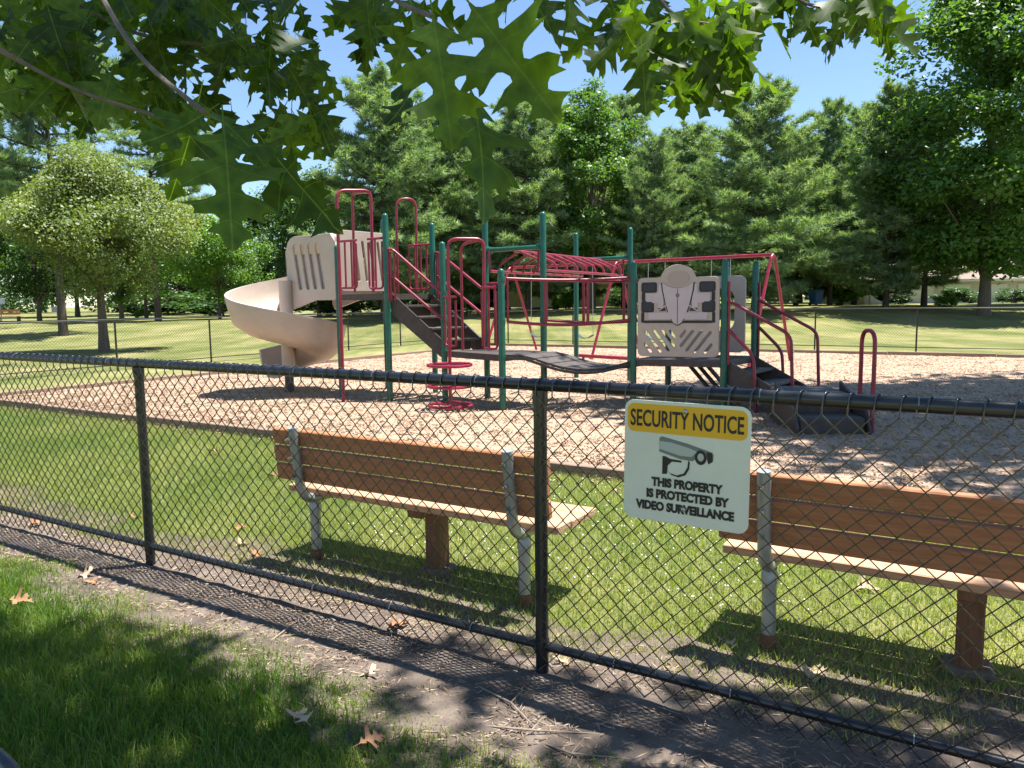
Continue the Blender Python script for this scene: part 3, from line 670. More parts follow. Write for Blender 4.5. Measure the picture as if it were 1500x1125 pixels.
# ------------------------------------------------------------------ foliage builders
def rdirs(n, rg=RNG):
    v = rg.normal(size=(n, 3)); return v/np.linalg.norm(v, axis=1)[:, None]
def needle_tufts(C, D, n, Ln, w, rg):
    """C tuft centres, D their direction: n slim triangles each"""
    m = len(C); C = np.repeat(C, n, 0); D = np.repeat(D, n, 0); t = np.repeat(rg.random(m), n)
    d = D*.75+rdirs(m*n, rg)*.8; d /= np.linalg.norm(d, axis=1)[:, None]; s = np.cross(d, rdirs(m*n, rg)); s /= np.linalg.norm(s, axis=1)[:, None]
    l = Ln*rg.uniform(.6, 1.15, (m*n, 1)); p = C+rdirs(m*n, rg)*Ln*.18
    V = np.stack([p-s*w, p+s*w, p+d*l], 1).reshape(-1, 3); return V, np.clip(np.repeat(t, 3)+rg.normal(0, .15, m*n*3), 0, 1)
def leaf_clumps(C, R, per, size, rg, flat=.6, up=.5):
    m = len(C); n = m*per; c = np.repeat(C, per, 0); r = np.repeat(R, per)[:, None]; t = np.repeat(rg.random(m), per)
    g = rdirs(n, rg)*rg.random((n, 1))**.45; g[:, 2] *= flat; p = c+g*r
    nrm = rdirs(n, rg); nrm[:, 2] = np.abs(nrm[:, 2])+up; nrm += g*.7; nrm /= np.linalg.norm(nrm, axis=1)[:, None]
    a = np.cross(nrm, rdirs(n, rg)); a /= np.linalg.norm(a, axis=1)[:, None]; b = np.cross(nrm, a); s = size*rg.uniform(.6, 1.3, (n, 1))
    V = np.stack([p-a*s*.62, p+b*s*.36-nrm*s*.06, p+a*s*.62, p-b*s*.36-nrm*s*.06], 1).reshape(-1, 3)
    return V, np.clip(np.repeat(t*.7+.15, 4*per if False else 4)if False else np.repeat(t*.7+.15+rg.normal(0, .12, n), 4), 0, 1)
def trunk_mb(H, r0, lean, rg, top=.08, zt=1.):
    n = 9; pts = []; rs = []
    for i in range(n):
        t = i/(n-1); pts.append((lean[0]*t*t*H+.05*r0*math.sin(5*t+lean[1]*9), lean[1]*t*t*H, H*zt*t-.15*(i == 0))); rs.append(r0*((1.25 if i == 0 else 1)*(1-t)+top*t))
    return pts, rs
PR = {}
def pine_mesh(key, H, R, clear, seed, tuftn=13, Ln=.34, step=.55, w=.022, mth=M_pine, dens=1., top_pow=.75):
    rg = np.random.default_rng(seed); pts, rs = trunk_mb(H, .017*H*.75, (rg.uniform(-.02, .02), rg.uniform(-.02, .02)), rg, .1); mb = MB(); mb.tube(pts, rs, 9)
    bm_ = MB(); C = []; D = []; z = clear
    while z < H-.2:
        t = (z-clear)/(H-clear); nb = rg.integers(4, 7); prof = min(1., .5+t*3.)*(1-t)**top_pow
        for b in range(nb):
            az = rg.uniform(0, 2*np.pi); ln = max(R*prof*rg.uniform(.55, 1.15), .35); el = math.radians(rg.uniform(-6, 14)+38*t*t)
            tt = z/H; o = np.array([np.interp(tt, np.linspace(0, 1, 9), [p[0] for p in pts]), np.interp(tt, np.linspace(0, 1, 9), [p[1] for p in pts]), z+rg.uniform(-.2, .2)])
            d = np.array([math.cos(az)*math.cos(el), math.sin(az)*math.cos(el), math.sin(el)]); sdv = np.array([-math.sin(az), math.cos(az), 0])
            q = lambda s: o+d*ln*s+np.array([0, 0, .12*ln*s*s-.10*ln*s])
            bm_.tube([q(0), q(.5), q(.95)], [.012*ln+.012, .008*ln+.008, .006], 4, False)
            k = max(int(ln*.8/.27*dens), 2)
            for s in np.linspace(.28, 1., k):
                sp = .42*ln*(1.12-s)*1.0
                for side in (-1, 0, 1):
                    if side == 0 and s < .8 and rg.random() < .5: continue
                    off = side*sp*rg.uniform(.3, 1.)
                    C.append(q(s)+sdv*off+np.array([0, 0, rg.uniform(-.04, .12)])); dd = d*.8+sdv*side*.6+np.array([0, 0, .45]); D.append(dd/np.linalg.norm(dd))
        z += step*rg.uniform(.7, 1.25)
    for k in range(5): C.append(np.array(pts[-1])+np.array([0, 0, -.15*k+.05])); D.append(np.array([0, 0, 1.]))
    V, T = needle_tufts(np.array(C), np.array(D), tuftn, Ln, w, rg)
    me = np_mesh('crown', V, np.arange(len(V)).reshape(-1, 3), T); me.materials.append(mth)
    to = mb.build('trunk', M_barkd, None, True); bo = bm_.build('limbs', M_barkd, None, True)
    PR[key] = [('trunk', to.data), ('limbs', bo.data), ('crown', me)]
    for o in (to, bo): bpy.data.objects.remove(o)
def broad_mesh(key, H, R, clear, seed, mth, nl=9, per=150, size=.2, clumps=80, r0=None, squash=1.):
    rg = np.random.default_rng(seed); r0 = r0 or .016*H; mb = MB(); pts, rs = trunk_mb(H*.8, r0, (rg.uniform(-.02, .02), rg.uniform(-.02, .02)), rg, .15); mb.tube(pts, rs, 10)
    bm_ = MB(); C = []
    zc = (clear+H)/2; hz = (H-clear)/2
    for i in range(clumps):
        while True:
            g = rg.uniform(-1, 1, 3); q = np.linalg.norm(g)
            if .35 < q < 1: break
        g *= (.75+.25*rg.random())/max(q, .75) if q > .8 else 1
        lump = 1+.22*math.sin(3*math.atan2(g[1], g[0])+seed)+.1*math.sin(g[2]*6+seed)
        taper = 1-.35*max(g[2], 0)
        C.append((g[0]*R*lump*taper, g[1]*R*lump*taper, zc+g[2]*hz))
    C = np.array(C)
    for i in range(0, clumps, max(clumps//(nl*3), 1)):
        e = C[i]; z0 = clear*.9+(e[2]-clear)*.45*rg.random()+.1; f = min(z0/(H*.8), 1)
        a = np.array([np.interp(f, np.linspace(0, 1, 9), [p[0] for p in pts]), np.interp(f, np.linspace(0, 1, 9), [p[1] for p in pts]), z0])
        m_ = a*.5+e*.5+np.array([0, 0, .06*H*rg.random()]); r = r0*.33*(1-f*.6); bm_.tube([a, m_, e], [r, r*.6, .012], 5, False)
    V, T = leaf_clumps(C, rg.uniform(.55, 1.15, clumps)*R*.34, per, size, rg, .65)
    me = np_mesh('crown', V, np.arange(len(V)).reshape(-1, 4), T); me.materials.append(mth)
    to = mb.build('trunk', M_bark, None, True); bo = bm_.build('limbs', M_bark, None, True)
    PR[key] = [('trunk', to.data), ('limbs', bo.data), ('crown', me)]
    for o in (to, bo): bpy.data.objects.remove(o)
def place(key, name, label, x, y, H, H0, rz, group, wide=1., cat='tree'):
    s = H/H0; r = empty(name, (x, y, float(gz(x, y))), rz, label, cat, group); r.scale = (s*wide, s*wide, s)
    for nm, me in PR[key]: link(nm, me, r)
    return r
pine_mesh('pa', 15, 5.2, 1.3, 1, 17, .42, .44, .028, dens=1.4, top_pow=.48); pine_mesh('pb', 14, 5.8, 1.0, 2, 17, .42, .44, .028, dens=1.4, top_pow=.46); pine_mesh('pc', 14.5, 4.8, 1.6, 5, 17, .42, .44, .028, dens=1.4, top_pow=.5)
broad_mesh('py', 6.6, 2.9, 1.9, 8, M_pine_y, nl=10, per=520, size=.105, clumps=95, r0=.19); pine_mesh('ph', 16, 5.0, 5.2, 18, 17, .36, .44, .024, dens=1.3, top_pow=.5)
broad_mesh('da', 15, 3.2, 1.8, 3, M_dec, per=220, size=.20, clumps=110); broad_mesh('db', 18, 5.0, 1.5, 4, M_dec, per=300, size=.24, clumps=170); broad_mesh('ds', 15, 5.2, 8, 14, M_dec, per=200, size=.24, clumps=90)
broad_mesh('dc', 9, 4.2, 1.7, 6, M_dec_b, per=190, size=.20, clumps=95); broad_mesh('dd', 12, 4.6, 1.2, 9, M_dec_d, per=190, size=.24, clumps=110)
broad_mesh('sh', 2.2, 1.7, .1, 12, M_dec_d, nl=4, per=130, size=.15, clumps=40, r0=.05); broad_mesh('sb', 2.2, 1.7, .1, 13, M_dec_b, nl=4, per=130, size=.15, clumps=40, r0=.05)
H0 = dict(pa=15, pb=14, pc=14.5, py=6.6, ph=16, da=15, db=18, dc=9, dd=12, sh=2.2, sb=2.2, ds=15)
GP, GD, GS = 'white pines beyond the back fence', 'broadleaved trees round the park', 'shrubs under the far trees'
def tr(key, name, px, Yd, ytop, rz, lab, grp, wide=1.):
    x = (px-750)/FPX*Yd*1.0; b = float(gz(x, Yd)); H = W(px, ytop, Yd).z-b; place(key, name, lab, x, Yd, H, H0[key], rz, grp, wide)
tr('pa', 'white_pine', 565, 45, 105, .3, 'tall white pine rising behind the slide hood and stair', GP, 1.15)
tr('pb', 'white_pine', 655, 50, 165, 1.3, 'white pine behind the ring climber arch, right of the tall slide pine', GP, 1.0)
tr('pc', 'white_pine', 775, 47, 140, 2.1, 'white pine behind the overhead ladder, left of the dark broadleaf', GP, 1.15)
tr('da', 'broadleaf_tree', 868, 46, 105, .5, 'tall dark broadleaf between the pines behind the bridge', GD, .95)
tr('pb', 'white_pine', 958, 44, 205, 4.0, 'shorter white pine directly behind the race car panel', GP, .9)
tr('pb', 'white_pine', 1105, 42, 130, 2.7, 'broad spreading white pine behind the stair handrails right of the car panel', GP, 1.12)
tr('pc', 'white_pine', 1214, 50, 152, .9, 'slim topped white pine in the sky gap near the blue bin', GP, .9)
tr('pa', 'white_pine', 1296, 43, 125, 5.0, 'dark white pine left of the huge broadleaf at the right edge', GP, 1.0)
tr('pc', 'white_pine', 1352, 45, 150, 3.3, 'white pine half hidden by the huge right broadleaf', GP, 1.1)
tr('db', 'broadleaf_tree', 1440, 39, -70, 1.0, 'huge broadleaf filling the right edge of the picture', GD, 1.0)
tr('pa', 'white_pine', 1560, 44, 60, 2.2, 'white pine cut by the right picture edge behind the huge broadleaf', GP, 1.0)
tr('pc', 'white_pine', 705, 58, 190, 4.4, 'farther white pine seen between the two pines above the overhead ladder', GP, 1.1)
tr('pa', 'white_pine', 1030, 60, 215, .1, 'farther white pine between the car panel pine and the broad pine', GP, 1.1)
tr('dd', 'broadleaf_tree', 470, 58, 235, .4, 'dark broadleaf behind the left end of the slide hood', GD, .9)
tr('dd', 'broadleaf_tree', 415, 66, 270, 2.4, 'dark broadleaf farther back left of the slide', GD, 1.0)
tr('dc', 'broadleaf_tree', 325, 52, 315, 1.2, 'bright green young tree on the lawn left of the slide', GD, .95)
tr('dc', 'broadleaf_tree', 218, 60, 300, 2.9, 'pale trunked bright tree behind the young pine, right side', GD, 1.0)
tr('da', 'broadleaf_tree', 182, 52, 300, 4.1, 'green lawn tree just right of the young pine trunk', GD, 1.2)
tr('dd', 'broadleaf_tree', 62, 53, 235, 5.2, 'dark dense tree at the far left beyond the side fence', GD, .85)
tr('dc', 'broadleaf_tree', 118, 72, 300, .2, 'far bright tree between the dark left tree and the young pine', GD, 1.3)
tr('da', 'broadleaf_tree', -40, 66, 200, 1.9, 'far broadleaf at the left picture edge', GD, 1.5)
tr('dd', 'broadleaf_tree', 270, 84, 290, 3.9, 'far dark broadleaf closing the lawn behind the bright young tree', GD, 1.5)
tr('dd', 'broadleaf_tree', 620, 72, 260, 5.5, 'far dark broadleaf behind the pines above the stair', GD, 1.3)
tr('dd', 'broadleaf_tree', 860, 76, 250, 3.0, 'far dark broadleaf behind the pale building and bridge', GD, 1.4)
tr('dd', 'broadleaf_tree', 1170, 74, 230, 1.1, 'far dark broadleaf behind the blue bin', GD, 1.3)
tr('dd', 'broadleaf_tree', 1390, 70, 200, 2.0, 'far dark broadleaf behind the right garage wall', GD, 1.4)
for px, Yd, yt, wd, lab in ((590, 70, 185, 1.2, 'distant white pine above the stair arch'), (745, 68, 185, 1.2, 'distant white pine above the left end of the overhead ladder'), (840, 66, 180, 1.1, 'distant white pine above the right end of the overhead ladder'), (985, 66, 200, 1.2, 'distant white pine above the top of the race car panel'), (1085, 68, 185, 1.2, 'distant white pine behind the broad pine'), (1195, 68, 205, 1.2, 'distant white pine above the slanted swing leg'), (1330, 64, 150, 1.2, 'distant white pine behind the dark right pine'), (610, 56, 150, 1.1, 'white pine right behind the tall slide pine'), (815, 54, 165, 1.1, 'white pine just left of the tall dark broadleaf'), (915, 52, 150, 1.1, 'white pine just right of the tall dark broadleaf'), (1010, 50, 190, 1.2, 'white pine filling the gap left of the broad pine'), (1165, 54, 200, 1.1, 'white pine filling the gap right of the broad pine'), (1250, 53, 165, 1.1, 'white pine left of the dark pine near the right garage')):
    tr(random.choice(('pa', 'pb', 'pc')), 'white_pine', px, Yd, yt, px*.01, lab, GP, wd)
for px, Yd, yt, lab in ((95, 36, -60, 'tall dark pine rising behind the young olive pine'), (-40, 40, -40, 'tall dark pine at the left picture edge behind the dark left tree'), (235, 48, 60, 'tall pine right of the young olive pine, half hidden by oak leaves')):
    tr('ph', 'tall_pine', px, Yd, yt, px*.02, lab, GP, .85)
place('py', 'young_pine', 'young olive green pine with bare trunk beyond the side fence', -13.6, 25.7, 6.7, 6.6, .7, 'pines left of the playground', .88)
place('ph', 'shade_pine', 'large pine at the left edge shading the mulch corner fence', -14.6, 17.6, 16, 16, 2.0, 'pines left of the playground', 1.0)
place('ds', 'shade_oak', 'big shade tree right of the playground, shading the wood chips', 9.8, 10.0, 15, 15, .4, 'broadleaved trees round the park', 1.0)
for i, (key, px, Yd, yt, w_, lab) in enumerate((('sh', 330, 68, 425, 2.2, 'dark hedge shrub below the bright young tree'), ('sh', 250, 74, 428, 2.6, 'dark hedge shrub far left behind the pale trunk'), ('sh', 400, 66, 420, 2.0, 'dark shrub below the spiral slide hood'), ('sb', 1232, 52, 408, 1.5, 'bright shrub beside the blue bin under the pines'), ('sb', 1385, 42, 427, .8, 'small bright shrub at the foot of the huge right broadleaf'), ('sb', 830, 50, 424, 1.0, 'green shrub behind the bridge rails'), ('sh', 520, 60, 415, 2.2, 'dark shrub behind the slide stair'), ('sb', 205, 58, 455, .8, 'low bright shrub on the far left lawn'), ('sh', 1310, 51, 425, 1.6, 'dark shrub in front of the garage row, nearest the blue bin'), ('sh', 1400, 52, 420, 1.7, 'dark shrub in front of the garage row, behind the huge broadleaf'), ('sh', 1480, 50, 422, 1.6, 'dark shrub in front of the garage row at the right edge'), ('sh', 690, 56, 420, 1.5, 'dark shrub left of the low pale building'), ('sh', 930, 58, 415, 1.7, 'dark shrub right of the low pale building'))):
    tr(key, 'shrub', px, Yd, yt, i*1.1, lab, GS, w_)

rgw = np.random.default_rng(5); C = []
for i in range(420):
    x = rgw.uniform(-120, 120); y = rgw.uniform(96, 112); C.append((x, y, .8+rgw.random()*(7+2.5*math.sin(x*.21)+2*math.sin(x*.57))))
V, T = leaf_clumps(np.array(C), rgw.uniform(1.6, 3., 420), 170, .5, rgw, .8)
me = np_mesh('far_woods', V, np.arange(len(V)).reshape(-1, 4), T); me.materials.append(M_dec_d)
tag(link('far_woods', me), 'distant dark woodland closing the view behind the park trees', 'woodland', kind='stuff')
# ------------------------------------------------------------------ far buildings and small things
M_wallb = mat('pale_siding', (.55, .50, .43), .8, c2=(.48, .43, .37), scale=2); M_roof = mat('brown_shingle', (.20, .15, .12), .9, c2=(.28, .21, .17), scale=12); M_door = mat('garage_door', (.62, .60, .55), .6); M_glass = mat('dark_glass', (.03, .04, .05), .1)
def building(label, px0, px1, Yd, zb, zw, zr, nd, win):
    x0, x1 = (px0-750)/FPX*Yd, (px1-750)/FPX*Yd; r = empty('building', ((x0+x1)/2, Yd, zb), 0, label, 'building'); w = x1-x0; dp = 8
    mb = MB(); mb.box((0, dp/2, (zw-zb)/2), (w, dp, zw-zb)); mb.build('wall', M_wallb, r)
    h0, h1 = zw-zb, zr-zb; o = .5
    V = [(-w/2-o, -o, h0), (w/2+o, -o, h0), (w/2+o, dp+o, h0), (-w/2-o, dp+o, h0), (-w/2-o, dp/2, h1), (w/2+o, dp/2, h1)]
    mb = MB(); mb.add(V, [(0, 1, 5, 4), (2, 3, 4, 5), (0, 4, 3), (1, 2, 5), (3, 2, 1, 0)]); rf = mb.build('roof', M_roof, r)
    mb = MB(); mb.box((0, -o-.02, h0-.08), (w+2*o, .04, .18)); mb.build('fascia', M_door, rf)
    for i in range(nd):
        x = -w/2+w*(i+.5)/nd; hh = min(h0-.35, 2.1)
        if win and i % 2:
            mb = MB(); mb.box((x, -.02, hh*.62), (1.1, .06, 1.1)); q = mb.build('window', M_door, r); mb = MB(); mb.box((x, -.055, hh*.62), (.9, .02, .9)); mb.build('pane', M_glass, q)
        else:
            mb = MB(); mb.box((x, -.02, hh/2), (w/nd*.72, .06, hh)); q = mb.build('garage_door', M_door, r)
            for k in range(4): mb = MB(); mb.box((x, -.058, hh*(k+.5)/4), (w/nd*.68, .025, hh/4-.06)); mb.build('door_panel', M_door, q)
building('low pale building with brown roof behind the overhead ladder', 655, 925, 64, 1.0, 2.95, 4.6, 5, True)
building('long pale garage row behind the trees at the right', 1265, 1640, 56, .95, 2.7, 4.3, 7, False)
bx = empty('blue_bin', (float((1194-750)/FPX*50), 50, float(gz(19, 50))), .3, 'blue wheeled rubbish bin beside the bright shrub at the pine trunks', 'bin')
mbl = mat('blue_plastic', (.02, .09, .32), .45)
mb = MB(); V = []
for z, a, b in ((.08, .25, .27), (.95, .31, .36)): V += [(-a, -b, z), (a, -b, z), (a, b, z), (-a, b, z)]
mb.add(V, [(0, 1, 5, 4), (1, 2, 6, 5), (2, 3, 7, 6), (3, 0, 4, 7), (3, 2, 1, 0), (4, 5, 6, 7)]); mb.build('body', mbl, bx)
mb = MB(); mb.box((0, 0, 1.0), (.68, .78, .07), bev=.02); mb.build('lid', mbl, bx)
for s in (-1, 1): mb = MB(); mb.tube([(s*.22, .25, .1), (s*.28, .25, .1)], .1, 12); mb.build('wheel', M_blackp, bx)
for px, pt, pb, Yd, lab in ((6, 437, 470, 55, 'small white sign on a post at the far left picture edge'), (88, 449, 472, 55, 'small white sign on a thin post left of the young pine')):
    x = (px-750)/FPX*Yd; z0 = float(gz(x, Yd)); zt = W(px, pt, Yd).z; r = empty('lawn_sign', (x, Yd, z0), 0, lab, 'sign', 'small white signs on the far lawn')
    mb = MB(); mb.tube([(0, .03, -.05), (0, .03, zt-z0)], .035, 8); mb.build('post', M_galv, r); mb = MB(); mb.box((0, 0, zt-z0-.2), (.75, .03, .42), bev=.01); mb.build('plate', mat('white_sign', (.75, .76, .76), .5), r)
x = (16-750)/FPX*46; r = empty('far_bench', (x, 46, float(gz(x, 46))), .2, 'small brown bench on the far lawn at the left edge', 'bench')
for k in range(2): mb = MB(); mb.box((0, -.2, .62+k*.17), (1.5, .04, .14)); mb.build('back_board', M_wood, r)
for k in range(3): mb = MB(); mb.box((0, -.05+k*.15, .45), (1.5, .13, .04)); mb.build('seat_board', M_woodt, r)
for s in (-1, 1): mb = MB(); mb.box((s*.55, .08, .21), (.07, .4, .44)); mb.build('leg', M_blackp, r)

# ------------------------------------------------------------------ the oak over the camera
def leaf_shape():
    half = [(0, .01), (.05, .02), (.09, .06), (.14, .15), (.21, .24), (.225, .17), (.225, .11), (.245, .08), (.275, .07), (.305, .09), (.335, .165), (.37, .27), (.415, .36), (.475, .45), (.475, .36), (.50, .33), (.555, .37), (.54, .28), (.51, .20), (.50, .135), (.515, .10),
            (.55, .085), (.59, .10), (.62, .165), (.66, .25), (.735, .34), (.73, .26), (.75, .235), (.80, .25), (.775, .18), (.755, .135), (.765, .095), (.79, .08), (.82, .09), (.85, .13), (.905, .175), (.905, .11), (.93, .075), (.965, .05), (1, .003)]
    return half
def leaf_mesh(name, fold, curl, wav, seed, simple=False):
    rg = random.Random(seed); half = leaf_shape()
    if simple: half = [half[i] for i in (0, 2, 4, 6, 8, 11, 13, 15, 16, 18, 21, 24, 25, 27, 28, 30, 32, 35, 37, 39)]
    j = lambda: 1+rg.uniform(-.12, .12)
    up_ = [(x, y*j()) for x, y in half]; dn = [(x+rg.uniform(-.01, .01) if 0 < x < 1 else x, -y*j()) for x, y in half]
    out = up_+dn[::-1]; n = len(out); mids = [(x, 0.) for x in ((.12, .3, .45, .6, .8) if not simple else (.28, .56, .8))]
    pts = [Vector(p) for p in out+mids]; edges = [(i, (i+1) % n) for i in range(n)]+[(n+i, n+i+1) for i in range(len(mids)-1)]
    vs, es, fs, *_ = delaunay_2d_cdt(pts, edges, [], 1, 1e-5)
    fs = [f for f in fs if len(f) == 3]
    V = [(v.x, v.y, fold*abs(v.y)-curl*v.x*v.x+wav*math.sin(v.x*9+(3 if v.y > 0 else 0))*abs(v.y)*2) for v in vs]; uv = [(v.x, v.y) for v in vs]
    k = len(V); V += [(-.22, -.006, .012), (-.22, .006, .012), (.02, .008, 0), (.02, -.008, 0)]; uv += [(0, 0)]*4
    F = [tuple(f) for f in fs]+[(k, k+1, k+2), (k, k+2, k+3)]
    me = np_mesh(name, V, F, uv=uv, tint=[rg.random()]*len(V), smooth=True); me.materials.append(M_leaf_oak); return me
LM = [leaf_mesh('leaf', .28, .16, .12, 1), leaf_mesh('leaf', .16, .24, .16, 2), leaf_mesh('leaf', .45, .10, .12, 3), leaf_mesh('leaf', .22, -.20, .2, 4)]
LS = [leaf_mesh('leaf', .25, .25, .06, 5, True), leaf_mesh('leaf', .15, .35, .1, 6, True), leaf_mesh('leaf', .4, .1, .05, 7, True)]
oak = empty('oak_tree', (-3.6, .6, 0), 0, 'oak whose lobed leaves hang into the top of the picture', 'tree')
OI = Matrix.Translation((3.6, -.6, 0))
def lf(me, base, tip, nrm, wd=1.):
    x = (tip-base); ln = x.length; x.normalize(); z = (nrm-x*nrm.dot(x)).normalized(); y = z.cross(x)
    o = link('leaf', me, oak); o.matrix_parent_inverse = OI; m = Matrix((x*ln, y*ln*wd, z*ln)).transposed().to_4x4(); m.translation = base; o.matrix_basis = m; return o
def toCam(p): return (CAM-p).normalized()
def hero(b, t, db, dt, tw=(0, 0, 0), k=0, wd=1.):
    B, T = W(*b, db), W(*t, dt); lf(LM[k], B, B.lerp(T, .93), toCam(B)+Vector(tw)*1.25, wd*.84)
for h in (((634, 22), (668, 226), .80, .78, (.1, 0, .1), 0, 1.12), ((688, 5), (826, 188), .86, .82, (-.3, 0, .3), 2, 1.05), ((688, 128), (742, 312), .88, .80, (.55, 0, 0), 1, .95), ((622, 90), (578, 212), .92, .88, (-.5, 0, .2), 3, .85),
          ((328, 188), (345, 365), .80, .74, (.1, 0, .1), 0, 1.2), ((302, 165), (200, 232), .86, .80, (.0, 0, .5), 3, 1.1), ((305, 160), (425, 250), .82, .80, (.2, 0, .9), 1, .9), ((385, 205), (497, 352), .86, .80, (-.7, 0, .2), 2, .9), ((290, 150), (255, 310), .92, .92, (.4, 0, .3), 1, 1.), ((390, 235), (455, 300), .95, .93, (.1, 0, .3), 0, 1.)):
    hero(*h)
def limb(nm, pts, rs, parent=oak):
    q = rnd(pts, .3, 4); mb = MB(); mb.tube(q, [rs[1]+(rs[0]-rs[1])*(1-k/(len(q)-1))**3 for k in range(len(q))], 7); o = mb.build(nm, M_bark, parent, True); o.matrix_parent_inverse = OI; return o
T0 = Vector((-3.6, .6, 0))
mbt = MB(); mbt.tube([T0-Vector((0, 0, .1)), T0+Vector((0, 0, .3)), T0+Vector((.05, 0, 2.2)), T0+Vector((.15, .1, 4.5)), T0+Vector((.1, .2, 8))], [.34, .25, .21, .17, .08], 14); o = mbt.build('trunk', M_bark, oak, True); o.matrix_parent_inverse = OI
limb('branch', [T0+Vector((.08, 0, 3.0)), Vector((-2.2, 1.0, 2.95)), W(90, -110, 1.5), W(200, 85, 1.05), W(300, 165, .82)], (.035, .0028))
limb('branch', [T0+Vector((.1, 0, 3.4)), Vector((-1.6, 1.3, 3.1)), W(430, -150, 1.5), W(575, 2, 1.05), W(634, 24, .80)], (.035, .0028))
limb('branch', [T0+Vector((.12, 0, 3.8)), Vector((-.8, 2.0, 3.3)), W(930, -60, 2.1), W(985, 28, 2.0), W(1060, 38, 1.95)], (.06, .004))
limb('branch', [Vector((-.8, 2.0, 3.3)), W(1060, -60, 2.35), W(1180, 10, 2.3), W(1280, 20, 2.25)], (.03, .004))
limb('branch', [T0+Vector((.1, 0, 3.2)), Vector((-2.5, 1.6, 2.9)), W(60, -30, 2.4), W(200, 60, 2.3), W(400, 70, 2.2)], (.05, .005))
limb('branch', [T0+Vector((.1, 0, 2.9)), Vector((-2.6, 1.4, 2.6)), W(-20, 60, 1.9), W(100, 130, 1.9), W(230, 170, 1.8)], (.04, .004))
limb('branch', [Vector((-1.6, 1.3, 3.1)), W(700, -60, 2.0), W(790, -5, 1.95)], (.02, .004))
rg = random.Random(5)
XL = [[], [], []]
def cluster(px0, px1, py0, py1, d0, d1_, n, extra=0, L0=.115, L1=.175):
    for i in range(n+extra):
        px = rg.uniform(px0, px1); py = rg.uniform(py0, py1); d = rg.uniform(d0, d1_); B = W(px, py, d)
        dr = Vector((rg.uniform(-.75, .75), rg.uniform(-.6, .6), rg.uniform(-1.15, -.15))).normalized(); ln = rg.uniform(L0, L1)
        nr = Vector((rg.uniform(-.8, .8), rg.uniform(-1., .5), rg.uniform(.1, 1.1))); wd = rg.uniform(.75, 1.15); me = rg.choice(LS)
        if i < n: lf(me, B, B+dr*ln, nr, wd)
        else:
            z = (nr-dr*nr.dot(dr)).normalized(); y = z.cross(dr); M = np.array([dr*ln, y*ln*wd, z*ln])
            XL[LS.index(me)].append((M, np.array(B)))
cluster(-30, 300, -60, 50, 2.0, 3.0, 40, 36); cluster(-30, 160, 20, 140, 1.9, 2.7, 22, 12); cluster(200, 440, -40, 80, 2.0, 2.8, 36, 16); cluster(330, 460, 50, 175, 1.9, 2.5, 16, 8); cluster(60, 300, 50, 160, 2.0, 2.7, 20, 14)
cluster(510, 630, -35, 25, 1.8, 2.3, 16, 0); cluster(740, 840, -50, 0, 1.9, 2.4, 9, 0)
cluster(885, 1090, -25, 60, 1.9, 2.5, 34, 6); cluster(925, 1060, 50, 115, 1.9, 2.4, 22, 0); cluster(1060, 1310, -50, 18, 2.1, 2.6, 32, 0); cluster(1225, 1300, 0, 45, 2.1, 2.5, 7)
Vx = []; Fx = []; Ux = []; Tx = []; k = 0
for me, lst in zip(LS, XL):
    co = np.empty(len(me.vertices)*3, np.float32); me.vertices.foreach_get('co', co); co = co.reshape(-1, 3); fi = np.array([p.vertices[:] for p in me.polygons])
    for M, B in lst:
        Vx.append(co@M+B); Fx.append(fi+k); Ux.append(co[:, :2]); Tx.append(np.full(len(co), rg.random())); k += len(co)
me = np_mesh('small_leaves', np.concatenate(Vx), np.concatenate(Fx), np.concatenate(Tx), np.concatenate(Ux), True); me.materials.append(M_leaf_oak_s)
o = link('small_leaves', me, oak); o.matrix_parent_inverse = OI; tag(o, kind='stuff')
# the part of the crown above and outside the picture, clumps placed to shade the near grass and hanging leaves
def crown_at(spots, name):
    C = []
    for sp in spots:
        g, r, z = sp if len(sp) == 3 else (G(sp[0], sp[1]), sp[2], sp[3]); C.append((np.array(g+SUN*((z+2.6)/SUN.z)), r))
    Vs = []; Ts = []; rg2 = np.random.default_rng(77)
    for c, r in C:
        n = int(760*r*r)
        ra = r*np.sqrt(rg2.random(n)); aa = rg2.uniform(0, 6.283, n); ra = ra*(1+.25*np.sin(3*aa+c[0]*7)); g = np.stack([np.cos(aa)*ra, np.sin(aa)*ra, rg2.normal(0, .3, n)], -1); p = c+g; nr = rdirs(n, rg2); nr[:, 2] = np.abs(nr[:, 2])+.5; nr /= np.linalg.norm(nr, axis=1)[:, None]
        a = np.cross(nr, rdirs(n, rg2)); a /= np.linalg.norm(a, axis=1)[:, None]; b = np.cross(nr, a); s = .15*rg2.uniform(.8, 1.2, (n, 1))
        # a lobed outline of eight points
        prof = [(-.5, 0), (-.22, .2), (-.12, .07), (.05, .36), (.15, .09), (.3, .28), (.5, 0), (.3, -.28), (.15, -.09), (.05, -.36), (-.12, -.07), (-.22, -.2)]
        q = np.stack([p+a*s*x+b*s*y for x, y in prof], 1); Vs.append(q.reshape(-1, 3)); Ts.append(np.repeat(rg2.random(n), 12))
    V = np.concatenate(Vs); me = np_mesh('crown', V, np.arange(len(V)).reshape(-1, 12), np.concatenate(Ts)); me.materials.append(M_leaf_oak_s)
    o = link('crown', me, oak); o.matrix_parent_inverse = OI; tag(o, kind='stuff')
    mb = MB()
    for c, r in C[::2]: a = Vector((-3.45, .7, rg.uniform(5, 7))); c = Vector(c); mb.tube([a, (a+c)/2+Vector((0, 0, .25)), c], [.04, .025, .006], 5)
    o = mb.build('upper_limbs', M_bark, oak, True); o.matrix_parent_inverse = OI
